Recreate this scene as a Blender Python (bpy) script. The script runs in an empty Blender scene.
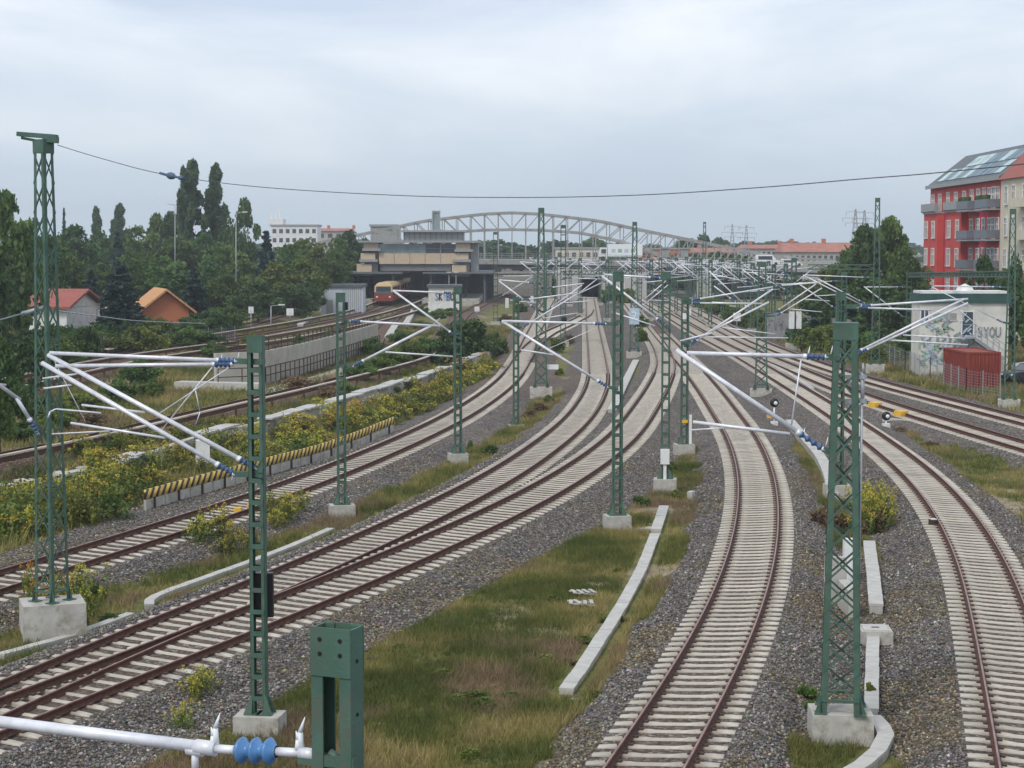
import bpy, bmesh, math, random
import numpy as np
from mathutils import Vector, kdtree
random.seed(7); rng = np.random.default_rng(7)
SC = bpy.context.scene; COL = SC.collection
R = math.radians; PI = math.pi
F_PX, EYE, PITCH = 1800.0, 9.9, math.atan(138/1800.0)
CP, SP = math.cos(PITCH), math.sin(PITCH)

# ------------------------------------------------------------------ picture measurements to places in the world
def ray(px, py):
    u = (px-512)/F_PX; v = (384-py)/F_PX
    return Vector((u, CP+v*SP, -SP+v*CP))
def gp(px, py, z=0.0):
    d = ray(px, py); t = (z-EYE)/d.z
    return Vector((d.x*t, d.y*t, z))
def at(px, py, Y):
    d = ray(px, py); t = Y/d.y
    return Vector((d.x*t, Y, EYE+d.z*t))

# ------------------------------------------------------------------ materials
def mat(name, col, rough=.8, var=.15, scale=6.0, bump=0.0, bscale=40.0, metal=0.0, col2=None, spec=.3, objvar=0.0, stain=None, stain_scale=1.5):
    m = bpy.data.materials.new(name); m.use_nodes = True
    nt = m.node_tree; N = nt.nodes; L = nt.links
    b = N['Principled BSDF']
    b.inputs['Roughness'].default_value = rough; b.inputs['Metallic'].default_value = metal
    b.inputs['Specular IOR Level'].default_value = spec
    tc = N.new('ShaderNodeTexCoord')
    nz = N.new('ShaderNodeTexNoise'); nz.inputs['Scale'].default_value = scale; nz.inputs['Detail'].default_value = 6
    L.new(tc.outputs['Object'], nz.inputs['Vector'])
    rp = N.new('ShaderNodeValToRGB'); L.new(nz.outputs['Fac'], rp.inputs['Fac'])
    c2 = col2 or col
    rp.color_ramp.elements[0].position = .3; rp.color_ramp.elements[1].position = .7
    rp.color_ramp.elements[0].color = tuple(c*(1-var) for c in col)+(1,)
    rp.color_ramp.elements[1].color = tuple(min(1, c*(1+var)) for c in c2)+(1,)
    out = rp.outputs['Color']
    if stain:
        n2 = N.new('ShaderNodeTexNoise'); n2.inputs['Scale'].default_value = stain_scale; n2.inputs['Detail'].default_value = 8
        n2.inputs['Roughness'].default_value = .7
        L.new(tc.outputs['Object'], n2.inputs['Vector'])
        r2 = N.new('ShaderNodeValToRGB'); r2.color_ramp.elements[0].position = .5; r2.color_ramp.elements[1].position = .68
        L.new(n2.outputs['Fac'], r2.inputs['Fac'])
        mx = N.new('ShaderNodeMixRGB'); L.new(r2.outputs['Color'], mx.inputs['Fac']); L.new(out, mx.inputs[1])
        mx.inputs[2].default_value = tuple(stain)+(1,); out = mx.outputs['Color']
    if objvar:
        oi = N.new('ShaderNodeObjectInfo'); hs = N.new('ShaderNodeHueSaturation')
        mr = N.new('ShaderNodeMapRange'); mr.inputs[3].default_value = 1-objvar; mr.inputs[4].default_value = 1+objvar
        L.new(oi.outputs['Random'], mr.inputs[0]); L.new(mr.outputs[0], hs.inputs['Value']); L.new(out, hs.inputs['Color'])
        out = hs.outputs['Color']
    L.new(out, b.inputs['Base Color'])
    if bump:
        n3 = N.new('ShaderNodeTexNoise'); n3.inputs['Scale'].default_value = bscale; n3.inputs['Detail'].default_value = 4
        L.new(tc.outputs['Object'], n3.inputs['Vector'])
        bp = N.new('ShaderNodeBump'); bp.inputs['Strength'].default_value = bump; bp.inputs['Distance'].default_value = .02
        L.new(n3.outputs['Fac'], bp.inputs['Height']); L.new(bp.outputs['Normal'], b.inputs['Normal'])
    return m

def sleeper_mat():
    m = mat('sleeper_concrete_near', (.46, .425, .36), .9, .14, 5, .3, 40, stain=(.33, .28, .22), stain_scale=1.0, objvar=.13)
    N = m.node_tree.nodes; L = m.node_tree.links; b = N['Principled BSDF']; src = b.inputs['Base Color'].links[0].from_socket
    tc = N.new('ShaderNodeTexCoord'); sx = N.new('ShaderNodeSeparateXYZ'); L.new(tc.outputs['Object'], sx.inputs[0])
    ab = N.new('ShaderNodeMath'); ab.operation = 'ABSOLUTE'; L.new(sx.outputs[0], ab.inputs[0])
    sb = N.new('ShaderNodeMath'); sb.operation = 'SUBTRACT'; L.new(ab.outputs[0], sb.inputs[0]); sb.inputs[1].default_value = .75
    a2 = N.new('ShaderNodeMath'); a2.operation = 'ABSOLUTE'; L.new(sb.outputs[0], a2.inputs[0])
    mr = N.new('ShaderNodeMapRange'); mr.inputs[1].default_value = .10; mr.inputs[2].default_value = .34; mr.inputs[3].default_value = .75; mr.inputs[4].default_value = 0; L.new(a2.outputs[0], mr.inputs[0])
    nz = N.new('ShaderNodeTexNoise'); nz.inputs['Scale'].default_value = 9; nz.inputs['Detail'].default_value = 5; L.new(tc.outputs['Object'], nz.inputs['Vector'])
    ml = N.new('ShaderNodeMath'); ml.operation = 'MULTIPLY'; L.new(mr.outputs[0], ml.inputs[0]); L.new(nz.outputs['Fac'], ml.inputs[1])
    mx = N.new('ShaderNodeMixRGB'); L.new(ml.outputs[0], mx.inputs[0]); L.new(src, mx.inputs[1]); mx.inputs[2].default_value = (.17,.10,.07,1)
    L.new(mx.outputs[0], b.inputs['Base Color']); return m
def leaf_mat(name, dark, light, tip=None, scale=.7, objvar=.15, trans=.25):
    m = bpy.data.materials.new(name); m.use_nodes = True
    nt = m.node_tree; N = nt.nodes; L = nt.links; b = N['Principled BSDF']
    b.inputs['Roughness'].default_value = .6; b.inputs['Specular IOR Level'].default_value = .25
    tc = N.new('ShaderNodeTexCoord'); nz = N.new('ShaderNodeTexNoise'); nz.inputs['Scale'].default_value = scale
    nz.inputs['Detail'].default_value = 5; nz.inputs['Roughness'].default_value = .7
    L.new(tc.outputs['Object'], nz.inputs['Vector'])
    rp = N.new('ShaderNodeValToRGB'); L.new(nz.outputs['Fac'], rp.inputs['Fac'])
    e = rp.color_ramp.elements; e[0].position = .35; e[1].position = .65
    e[0].color = tuple(dark)+(1,); e[1].color = tuple(light)+(1,)
    if tip:
        t = e.new(.78); t.color = tuple(tip)+(1,)
    hs = N.new('ShaderNodeHueSaturation'); oi = N.new('ShaderNodeObjectInfo')
    mr = N.new('ShaderNodeMapRange'); mr.inputs[3].default_value = 1-objvar*1.5; mr.inputs[4].default_value = 1+objvar*1.5
    L.new(oi.outputs['Random'], mr.inputs[0]); L.new(mr.outputs[0], hs.inputs['Value'])
    mh = N.new('ShaderNodeMapRange'); mh.inputs[3].default_value = .5-objvar*.12; mh.inputs[4].default_value = .5+objvar*.12
    ml = N.new('ShaderNodeMath'); ml.operation = 'MULTIPLY'; ml.inputs[1].default_value = 7.31
    fr = N.new('ShaderNodeMath'); fr.operation = 'FRACT'
    L.new(oi.outputs['Random'], ml.inputs[0]); L.new(ml.outputs[0], fr.inputs[0]); L.new(fr.outputs[0], mh.inputs[0]); L.new(mh.outputs[0], hs.inputs['Hue'])
    L.new(rp.outputs['Color'], hs.inputs['Color']); L.new(hs.outputs['Color'], b.inputs['Base Color'])
    tr = N.new('ShaderNodeBsdfTranslucent'); L.new(hs.outputs['Color'], tr.inputs['Color'])
    ms = N.new('ShaderNodeMixShader'); ms.inputs[0].default_value = trans
    L.new(b.outputs[0], ms.inputs[1]); L.new(tr.outputs[0], ms.inputs[2])
    L.new(ms.outputs[0], N['Material Output'].inputs['Surface'])
    return m

M = {}
M['hutgrey'] = mat('pale_blue_grey_cladding', (.50,.55,.62), .6, .06, 1)
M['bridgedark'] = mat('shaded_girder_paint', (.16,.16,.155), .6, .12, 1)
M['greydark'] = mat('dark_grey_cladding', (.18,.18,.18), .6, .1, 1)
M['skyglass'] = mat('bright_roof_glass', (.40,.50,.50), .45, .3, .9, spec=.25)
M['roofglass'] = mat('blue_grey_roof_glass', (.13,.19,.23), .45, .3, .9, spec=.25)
M['balc'] = mat('balcony_slate_panel', (.16,.18,.21), .5, .1, 2)
M['wiregrey'] = mat('weathered_wire', (.06,.065,.075), .6, .1, 8)
M['graywall'] = mat('grey_wall', (.24,.235,.23), .9, .15, 1, .2, 20)
M['wallpale'] = mat('pale_warm_concrete', (.43,.405,.35), .9, .12, .8, .2, 20, stain=(.33,.30,.24), stain_scale=.6)
M['slateblue'] = mat('dull_blue_insulator', (.07,.11,.18), .4, .1, 8)
M['mast'] = mat('mast_green_paint', (.062, .122, .090), .55, .22, 3, .15, 60, stain=(.088, .105, .08), stain_scale=5)
M['tube'] = mat('aluminium_tube', (.70, .705, .74), .38, .10, 8, metal=.15, spec=.5, stain=(.52, .52, .54), stain_scale=3)
M['steel'] = mat('galvanised_steel', (.33, .35, .37), .5, .15, 10, metal=.3)
M['bluebright'] = mat('bright_blue_insulator', (.075, .20, .42), .3, .1, 8, spec=.5)
M['blue'] = mat('blue_glazed_insulator', (.055, .105, .23), .25, .1, 8, spec=.5)
M['white'] = mat('white_horn', (.75, .77, .78), .4, .05, 8)
M['conc'] = mat('weathered_concrete', (.43, .41, .37), .9, .16, 2.5, .35, 25, stain=(.24, .22, .17), stain_scale=1.8)
M['slab'] = mat('weathered_slab', (.46, .45, .43), .9, .12, 1.5, .2, 20, stain=(.33, .30, .24), stain_scale=.8)
M['conc_pale'] = mat('pale_concrete', (.455, .44, .41), .85, .12, 3, .2, 30, stain=(.38, .365, .33), stain_scale=1.4)
M['sleeper'] = mat('sleeper_concrete', (.44, .405, .345), .9, .14, 5, .3, 40, stain=(.30, .25, .2), stain_scale=1.3, objvar=.08)
M['sleepernear'] = sleeper_mat()
M['clip'] = mat('rail_fastening', (.07, .045, .035), .8, .2, 10)
M['rust'] = mat('rusty_rail', (.10, .043, .030), .8, .3, 12, .2, 50, stain=(.055, .026, .02), stain_scale=4)
M['railtop'] = mat('rail_running_surface', (.26, .17, .15), .5, .25, 3)
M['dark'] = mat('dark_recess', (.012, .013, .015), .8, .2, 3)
M['black'] = mat('black_enamel', (.012, .012, .013), .4, .1, 5)
M['yellow'] = mat('yellow_paint', (.72, .42, .045), .6, .15, 6, stain=(.45, .27, .06))
M['offwhite'] = mat('white_paint', (.72, .72, .70), .6, .08, 3, stain=(.5, .49, .45))
M['wood'] = mat('grey_boards', (.5, .46, .4), .8, .2, 6)
M['beige'] = mat('beige_panel', (.52, .41, .29), .7, .08, 2)
M['greymetal'] = mat('grey_cladding', (.29, .295, .295), .5, .08, 2)
M['slate'] = mat('slate_roof', (.10, .115, .125), .6, .15, 1.5)
M['glass'] = mat('dark_window_glass', (.05, .065, .075), .12, .3, .7, spec=.6)
M['glasspale'] = mat('pale_window_glass', (.24, .32, .33), .15, .3, .6, spec=.6)
M['redwall'] = mat('red_render', (.54, .075, .065), .85, .06, .5, .1, 20, stain=(.42, .055, .05), stain_scale=.35)
M['redwall2'] = mat('magenta_red_render', (.40, .03, .055), .85, .1, .5)
M['cream'] = mat('cream_render', (.62, .56, .44), .85, .06, .7, stain=(.5, .46, .37))
M['gwall'] = mat('graffiti_white_render', (.62, .60, .54), .85, .08, .9, .1, 20, stain=(.47, .46, .43), stain_scale=1.1)
M['redtile'] = mat('red_roof_tiles', (.30, .095, .075), .8, .2, 3)
M['pinktile'] = mat('faded_red_tiles', (.36, .155, .115), .8, .2, .6)
M['orangetile'] = mat('orange_roof_tiles', (.52, .27, .12), .8, .2, 3)
M['brick'] = mat('orange_brick', (.45, .16, .075), .85, .18, 8)
M['container'] = mat('container_red_paint', (.235, .042, .028), .55, .15, 1.2, stain=(.22, .04, .03), stain_scale=2)
M['trainred'] = mat('train_red', (.24, .05, .03), .4, .1, 2)
M['traincream'] = mat('train_ochre', (.50, .36, .19), .4, .1, 2)
M['bridge'] = mat('bridge_grey_paint', (.30, .305, .295), .6, .12, 1, stain=(.25, .19, .155), stain_scale=.8)
M['bark'] = mat('bark', (.09, .07, .05), .9, .3, 4, .4, 20)
M['greenband'] = mat('green_fascia', (.035, .085, .075), .6, .15, 2)
M['asphalt'] = mat('asphalt', (.06, .06, .062), .9, .2, 5, .2, 50)
M['tyre'] = mat('tyre_rubber', (.015, .015, .015), .8, .1, 5)
M['carblack'] = mat('dark_car_paint', (.02, .023, .028), .25, .1, 3, spec=.6)
M['silver'] = mat('pale_car_paint', (.5, .51, .52), .3, .05, 3, spec=.6)
M['graf_blue'] = mat('spray_blue', (.10, .22, .45), .7, .2, 4)
M['graf_dark'] = mat('spray_dark', (.05, .05, .07), .7, .2, 4)
M['graf_grey'] = mat('spray_grey', (.25, .26, .28), .7, .2, 4)
M['graf_pale'] = mat('spray_pale_blue', (.42, .52, .60), .7, .2, 4)
M['graf_green'] = mat('spray_green', (.28, .42, .30), .7, .2, 4)
M['leaf_mid'] = leaf_mat('leaves_mid_green', (.040, .085, .020), (.14, .215, .048), (.21, .27, .07), 1.0)
M['leaf_dark'] = leaf_mat('leaves_dark_green', (.030, .068, .022), (.092, .158, .042), (.14, .20, .06), 1.0)
M['leaf_yellow'] = leaf_mat('leaves_yellow_green', (.07, .11, .02), (.19, .22, .045), (.26, .26, .06), 0.8)
M['leaf_poplar'] = leaf_mat('poplar_leaves', (.035, .07, .033), (.125, .19, .085), None, 0.9)
M['needle'] = leaf_mat('spruce_needles', (.020, .045, .042), (.07, .125, .115), None, 1.1)
M['weed'] = leaf_mat('weed_leaves', (.075, .105, .02), (.17, .20, .045), (.25, .23, .08), 2.5, .3)
M['flower'] = leaf_mat('goldenrod_flowers', (.32, .27, .035), (.52, .44, .07), None, 6.0, .15, .15)
M['flower_orange'] = leaf_mat('orange_flowers', (.40, .20, .03), (.55, .31, .05), None, 6.0, .15, .15)
M['dryweed'] = leaf_mat('dry_weed_stems', (.13, .085, .05), (.24, .17, .09), (.13, .14, .045), 3.0, .2)

def attr_mat(name, attr, rough=.8, trans=.3):
    m = bpy.data.materials.new(name); m.use_nodes = True
    N = m.node_tree.nodes; L = m.node_tree.links; b = N['Principled BSDF']; b.inputs['Roughness'].default_value = rough
    b.inputs['Specular IOR Level'].default_value = .15
    a = N.new('ShaderNodeAttribute'); a.attribute_name = attr
    nz = N.new('ShaderNodeTexNoise'); nz.inputs['Scale'].default_value = 1.2; tc = N.new('ShaderNodeTexCoord')
    L.new(tc.outputs['Object'], nz.inputs['Vector'])
    hs = N.new('ShaderNodeHueSaturation'); mr = N.new('ShaderNodeMapRange'); mr.inputs[3].default_value = .7; mr.inputs[4].default_value = 1.3
    L.new(nz.outputs['Fac'], mr.inputs[0]); L.new(mr.outputs[0], hs.inputs['Value']); L.new(a.outputs['Color'], hs.inputs['Color'])
    L.new(hs.outputs['Color'], b.inputs['Base Color'])
    tr = N.new('ShaderNodeBsdfTranslucent'); L.new(hs.outputs['Color'], tr.inputs['Color'])
    ms = N.new('ShaderNodeMixShader'); ms.inputs[0].default_value = trans
    L.new(b.outputs[0], ms.inputs[1]); L.new(tr.outputs[0], ms.inputs[2]); L.new(ms.outputs[0], N['Material Output'].inputs['Surface'])
    return m

# ------------------------------------------------------------------ mesh building
class MB:
    def __init__(s): s.v = []; s.f = []; s.m = []; s.s = []
    def face(s, idx, mi=0, sm=False): s.f.append(idx); s.m.append(mi); s.s.append(sm)
    def poly(s, pts, mi=0):
        b = len(s.v); s.v += [tuple(p) for p in pts]; s.face(tuple(range(b, b+len(pts))), mi)
    def hexa(s, p, mi=0):
        b = len(s.v); s.v += [tuple(q) for q in p]
        for q in ((0,3,2,1),(4,5,6,7),(0,1,5,4),(1,2,6,5),(2,3,7,6),(3,0,4,7)): s.face(tuple(b+i for i in q), mi)
    def box(s, c, d, rz=0.0, mi=0):
        hx, hy, hz = d[0]/2, d[1]/2, d[2]/2; ca, sa = math.cos(rz), math.sin(rz); p = []
        for z in (-hz, hz):
            for x, y in ((-hx,-hy),(hx,-hy),(hx,hy),(-hx,hy)): p.append((c[0]+x*ca-y*sa, c[1]+x*sa+y*ca, c[2]+z))
        s.hexa(p, mi)
    def boxz(s, x0, x1, y0, y1, z0, z1, mi=0): s.box(((x0+x1)/2, (y0+y1)/2, (z0+z1)/2), (x1-x0, y1-y0, z1-z0), 0, mi)
    def frame(s, p, q, up):
        a = (Vector(q)-Vector(p)).normalized(); u = Vector(up)
        if abs(a.dot(u)) > .98: u = Vector((1,0,0)) if abs(a.x) < .9 else Vector((0,1,0))
        x = a.cross(u).normalized(); return a, x, x.cross(a).normalized()
    def bar(s, p, q, w, h=None, mi=0, up=(0,0,1)):
        h = h or w; a, x, y = s.frame(p, q, up); P = []
        for e in (p, q):
            e = Vector(e)
            for i, j in ((-1,-1),(1,-1),(1,1),(-1,1)): P.append(e+x*(i*w/2)+y*(j*h/2))
        s.hexa(P, mi)
    def tube(s, p, q, r, n=8, mi=0, r2=None, caps=True):
        r2 = r if r2 is None else r2; a, x, y = s.frame(p, q, (0,0,1)); b = len(s.v)
        for e, rr in ((p, r), (q, r2)):
            e = Vector(e)
            for k in range(n):
                t = 2*PI*k/n; s.v.append(tuple(e+x*(rr*math.cos(t))+y*(rr*math.sin(t))))
        for k in range(n): s.face((b+k, b+(k+1)%n, b+n+(k+1)%n, b+n+k), mi, True)
        if caps: s.face(tuple(b+k for k in range(n-1,-1,-1)), mi); s.face(tuple(b+n+k for k in range(n)), mi)
    def path(s, pts, r, n=6, mi=0):
        for p, q in zip(pts, pts[1:]): s.tube(p, q, r, n, mi)
    def lathe(s, p, q, prof, n=12, mi=0):
        a, x, y = s.frame(p, q, (0,0,1)); b = len(s.v); p = Vector(p); Lg = (Vector(q)-p).length
        for t, r in prof:
            for k in range(n):
                g = 2*PI*k/n; s.v.append(tuple(p+a*(t*Lg)+x*(r*math.cos(g))+y*(r*math.sin(g))))
        for i in range(len(prof)-1):
            for k in range(n): s.face((b+i*n+k, b+i*n+(k+1)%n, b+(i+1)*n+(k+1)%n, b+(i+1)*n+k), mi, True)
    def prism(s, poly, z0, z1, mi=0):
        b = len(s.v); n = len(poly)
        s.v += [(x,y,z0) for x,y in poly]+[(x,y,z1) for x,y in poly]
        s.face(tuple(b+i for i in range(n-1,-1,-1)), mi); s.face(tuple(b+n+i for i in range(n)), mi)
        for i in range(n): s.face((b+i, b+(i+1)%n, b+n+(i+1)%n, b+n+i), mi)
    def mesh(s, name, mats, org=(0,0,0)):
        me = bpy.data.meshes.new(name)
        me.from_pydata([(x-org[0], y-org[1], z-org[2]) for x,y,z in s.v], [], s.f)
        for m in (mats if isinstance(mats, (list,tuple)) else [mats]): me.materials.append(M[m] if isinstance(m,str) else m)
        me.polygons.foreach_set('material_index', s.m); me.polygons.foreach_set('use_smooth', s.s); me.update(); return me
    def build(s, name, mats, parent=None, org=None):
        if parent is not None and org is None: org = world_loc(parent)
        org = org or (0,0,0)
        o = bpy.data.objects.new(name, s.mesh(name, mats, org)); COL.objects.link(o)
        if parent is not None: o.parent = parent
        else: o.location = org
        return o
def world_loc(o):
    v = Vector(o.location); p = o.parent
    while p: v += Vector(p.location); p = p.parent
    return tuple(v)
def tag(o, label=None, cat=None, group=None, kind=None):
    if label: o['label'] = label
    if cat: o['category'] = cat
    if group: o['group'] = group
    if kind: o['kind'] = kind
    return o
def thing(name, loc, label, cat, group=None, rz=0):
    o = bpy.data.objects.new(name, None); COL.objects.link(o); o.location = loc; o.rotation_euler = (0,0,rz)
    o.empty_display_size = .2
    return tag(o, label, cat, group)
def inst(name, mesh, parent=None, loc=(0,0,0), rz=0, sc=(1,1,1)):
    o = bpy.data.objects.new(name, mesh); COL.objects.link(o); o.parent = parent
    o.location = loc; o.rotation_euler = (0,0,rz); o.scale = sc; return o
def np_mesh(name, V, Fq, mats, attrs=None, midx=None):
    me = bpy.data.meshes.new(name); n = Fq.shape[1]
    me.vertices.add(len(V)); me.vertices.foreach_set('co', V.astype(np.float32).ravel())
    me.loops.add(Fq.size); me.loops.foreach_set('vertex_index', Fq.astype(np.int32).ravel())
    me.polygons.add(len(Fq)); me.polygons.foreach_set('loop_start', np.arange(0, Fq.size, n, dtype=np.int32))
    me.polygons.foreach_set('loop_total', np.full(len(Fq), n, dtype=np.int32))
    for m in mats: me.materials.append(M[m] if isinstance(m,str) else m)
    if midx is not None: me.polygons.foreach_set('material_index', midx.astype(np.int32))
    me.update(calc_edges=True)
    for k, a in (attrs or {}).items():
        at_ = me.color_attributes.new(k, 'FLOAT_COLOR', 'POINT'); at_.data.foreach_set('color', a.astype(np.float32).ravel())
    return me

# ------------------------------------------------------------------ camera, sky, sun
cam = bpy.data.cameras.new('camera'); camo = bpy.data.objects.new('camera', cam); COL.objects.link(camo)
camo.location = (0,0,EYE); camo.rotation_euler = (PI/2-PITCH, 0, 0)
cam.sensor_width = 36; cam.lens = 36*F_PX/1024; cam.clip_start = .1; cam.clip_end = 9000
SC.camera = camo
SUN_EL, SUN_AZ = R(48), R(215)
w = bpy.data.worlds.new('World'); SC.world = w; w.use_nodes = True
N = w.node_tree.nodes; L = w.node_tree.links; N.clear()
sky = N.new('ShaderNodeTexSky'); sky.sky_type = 'NISHITA'; sky.sun_disc = False
sky.sun_elevation = SUN_EL; sky.sun_rotation = SUN_AZ; sky.air_density = 1.4; sky.dust_density = 2.5
bg1 = N.new('ShaderNodeBackground'); bg1.inputs['Strength'].default_value = .10; L.new(sky.outputs[0], bg1.inputs['Color'])
tc = N.new('ShaderNodeTexCoord'); mp = N.new('ShaderNodeMapping'); mp.inputs['Scale'].default_value = (1.7, 1.7, 6.0)
L.new(tc.outputs['Generated'], mp.inputs['Vector'])
n1 = N.new('ShaderNodeTexNoise'); n1.inputs['Scale'].default_value = 2.3; n1.inputs['Detail'].default_value = 7; n1.inputs['Roughness'].default_value = .55
n1.inputs['Distortion'].default_value = .4
L.new(mp.outputs[0], n1.inputs['Vector'])
rp = N.new('ShaderNodeValToRGB'); L.new(n1.outputs['Fac'], rp.inputs['Fac'])
rp.color_ramp.elements[0].position = .36; rp.color_ramp.elements[1].position = .66
rp.color_ramp.elements[0].color = (.54, .63, .77, 1); rp.color_ramp.elements[1].color = (.86, .90, .96, 1)
sx = N.new('ShaderNodeSeparateXYZ'); L.new(tc.outputs['Generated'], sx.inputs[0])
el = N.new('ShaderNodeMapRange'); el.inputs[1].default_value = -.01; el.inputs[2].default_value = .13; L.new(sx.outputs['Z'], el.inputs[0])
low = N.new('ShaderNodeMixRGB'); L.new(el.outputs[0], low.inputs[0]); low.inputs[1].default_value = (.50,.60,.69,1); L.new(rp.outputs['Color'], low.inputs[2])
bg2 = N.new('ShaderNodeBackground'); bg2.inputs['Strength'].default_value = 1.0; L.new(low.outputs['Color'], bg2.inputs['Color'])
ms = N.new('ShaderNodeMixShader'); ms.inputs[0].default_value = .93
L.new(bg1.outputs[0], ms.inputs[1]); L.new(bg2.outputs[0], ms.inputs[2])
wo = N.new('ShaderNodeOutputWorld'); L.new(ms.outputs[0], wo.inputs['Surface'])
sl = bpy.data.lights.new('sun', 'SUN'); sl.energy = 1.5; sl.angle = R(14); sl.color = (1, .96, .9)
so = bpy.data.objects.new('sun', sl); COL.objects.link(so)
sd = Vector((math.sin(SUN_AZ)*math.cos(SUN_EL), math.cos(SUN_AZ)*math.cos(SUN_EL), math.sin(SUN_EL)))
so.rotation_euler = sd.to_track_quat('Z', 'Y').to_euler(); so.location = (0, -30, 80)
vs = SC.view_settings; vs.view_transform = 'Standard'; vs.look = 'None'; vs.exposure = .30; vs.gamma = 1; vs.use_curve_mapping = False
SC.cycles.use_denoising = True; SC.cycles.max_bounces = 5; SC.cycles.volume_bounces = 0
SC.cycles.diffuse_bounces = 3; SC.cycles.transparent_max_bounces = 6
# ------------------------------------------------------------------ railway lines
def spline(pts, step=.6, smooth=6.0, ext0=0, ext1=0):
    P = np.array([(p[0], p[1]) for p in pts], float)
    if ext0: d = P[0]-P[1]; P = np.vstack([P[0]+d/np.linalg.norm(d)*ext0, P])
    if ext1: d = P[-1]-P[-2]; P = np.vstack([P, P[-1]+d/np.linalg.norm(d)*ext1])
    t = np.concatenate([[0], np.cumsum(np.sqrt(np.linalg.norm(np.diff(P, axis=0), axis=1)))])
    out = []
    E = np.vstack([2*P[0]-P[1], P, 2*P[-1]-P[-2]]); T = np.concatenate([[2*t[0]-t[1]], t, [2*t[-1]-t[-2]]])
    for i in range(1, len(E)-2):
        n = max(2, int(np.linalg.norm(E[i+1]-E[i])/.4)); tt = np.linspace(T[i], T[i+1], n, endpoint=False)[:,None]
        A1 = (T[i]-tt)/(T[i]-T[i-1])*E[i-1]+(tt-T[i-1])/(T[i]-T[i-1])*E[i]
        A2 = (T[i+1]-tt)/(T[i+1]-T[i])*E[i]+(tt-T[i])/(T[i+1]-T[i])*E[i+1]
        A3 = (T[i+2]-tt)/(T[i+2]-T[i+1])*E[i+1]+(tt-T[i+1])/(T[i+2]-T[i+1])*E[i+2]
        B1 = (T[i+1]-tt)/(T[i+1]-T[i-1])*A1+(tt-T[i-1])/(T[i+1]-T[i-1])*A2
        B2 = (T[i+2]-tt)/(T[i+2]-T[i])*A2+(tt-T[i])/(T[i+2]-T[i])*A3
        out.append((T[i+1]-tt)/(T[i+1]-T[i])*B1+(tt-T[i])/(T[i+1]-T[i])*B2)
    Q = np.vstack(out+[E[-2][None]])
    def resample(Q, st):
        s = np.concatenate([[0], np.cumsum(np.linalg.norm(np.diff(Q, axis=0), axis=1))])
        u = np.arange(0, s[-1], st); return np.column_stack([np.interp(u, s, Q[:,0]), np.interp(u, s, Q[:,1])])
    Q = resample(Q, step)
    k = int(smooth/step)
    for _ in range(2):
        if len(Q) > 2*k+3 and k > 0:
            pad = np.vstack([2*Q[0]-Q[k:0:-1], Q, 2*Q[-1]-Q[-2:-k-2:-1]])
            c = np.cumsum(np.vstack([[0,0], pad]), axis=0); Q = (c[2*k+1:]-c[:-2*k-1])/(2*k+1)
    return resample(Q, step)
def px_line(px, z=.1, **k): return spline([gp(x, y, z) for x, y in px], **k)

TR = {}
TR['left'] = dict(line=px_line([(0,581),(128,541),(256,500.5),(338,469),(396,445),(456,416),(501,385.7),(518.4,365.6),(525,352),(532,336),(538,323),(546,306),(552,297)], ext0=25, ext1=60), cant=-.05,
  label='leftmost mainline track, curving past the yellow and black striped barrier')
TR['mid'] = dict(line=px_line([(0,700.5),(170,626),(293.5,575.6),(419.8,517.5),(494.4,480),(525.8,460),(572,424.4),(585.9,407.5),(596,388.8),(598.5,375),(597.2,360),(594.5,340),(592,322),(591,308),(590,299)], ext0=25, ext1=25), cant=-.05,
  label='track curving from the dark tunnel mouth down to the lower left turnout')
TR['scurve'] = dict(line=px_line([(0,717),(170,650.5),(313.5,596),(407.4,555),(488.8,519.4),(570,476),(621,438),(647,404),(661,380),(666,364),(662,349),(652,334),(641,319),(632,308),(624,299)], ext0=25, ext1=60), cant=-.05,
  label='S-shaped track between the grass island and the tunnel track')
TR['centre'] = dict(line=px_line([(651.2,760.5),(680.9,713.7),(700.3,681.4),(717.1,649.1),(731.9,616.8),(744.8,584.6),(753.4,552.3),(757.8,520),(758.7,493.8),(756.4,478),(752.8,462.5),(746.8,446.9),(738.4,430),(727.7,415.6),(717.3,400),(702,380),(690,366),(676,351),(660,334),(648,320)], ext0=25), cant=.055,
  label='strongly curved track bending through the bottom centre of the picture')
TR['right'] = dict(line=px_line([(1040,768),(1018,680),(1001,620),(982,560),(938,492),(902,459),(873,437.5),(843.5,417.5),(805,393),(770,372),(735,352),(700,334),(670,316),(648,303),(634,294)], ext0=25, ext1=60), cant=-.05,
  label='curving track leaving through the lower right corner')
TR['farright'] = dict(line=px_line([(1024,446),(976,432),(928,417.5),(865,397.5),(835,386),(800,371),(768,358),(740,346),(715,333),(695,322),(672,308)], ext0=60, ext1=20), cant=0,
  label='straight track between the small signal and the outermost track')
TR['outer'] = dict(line=px_line([(1024,421),(966,406),(908,391),(868,380),(835,370),(800,358),(768,346),(735,331),(705,315),(680,302),(660,292)], ext0=60, ext1=60), cant=0,
  label='outermost straight track running past the red container')
TR['link'] = dict(line=px_line([(521,361),(533,345),(548,333.5),(568,324),(584,316),(589,309)], smooth=4), cant=0,
  label='short crossover track linking the leftmost track to the tunnel track')
MAIN = list(TR)
ST = {}
ST['strain_near'] = dict(line=px_line([(0,457),(100,437),(175,418),(256,400),(346,378),(400,364),(430,351),(446,338),(455,325),(468,312),(492,300),(515,290)], ext0=30, ext1=40), label='suburban track curving behind the goldenrod strip toward the platforms')
ST['s_two'] = dict(line=px_line([(0,392),(120,365),(190,354),(257,345),(310,335.5),(350,327.5),(385,319),(415,310),(436,301)], ext0=30, ext1=60), label='suburban track running just above the fenced concrete wall')
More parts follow.
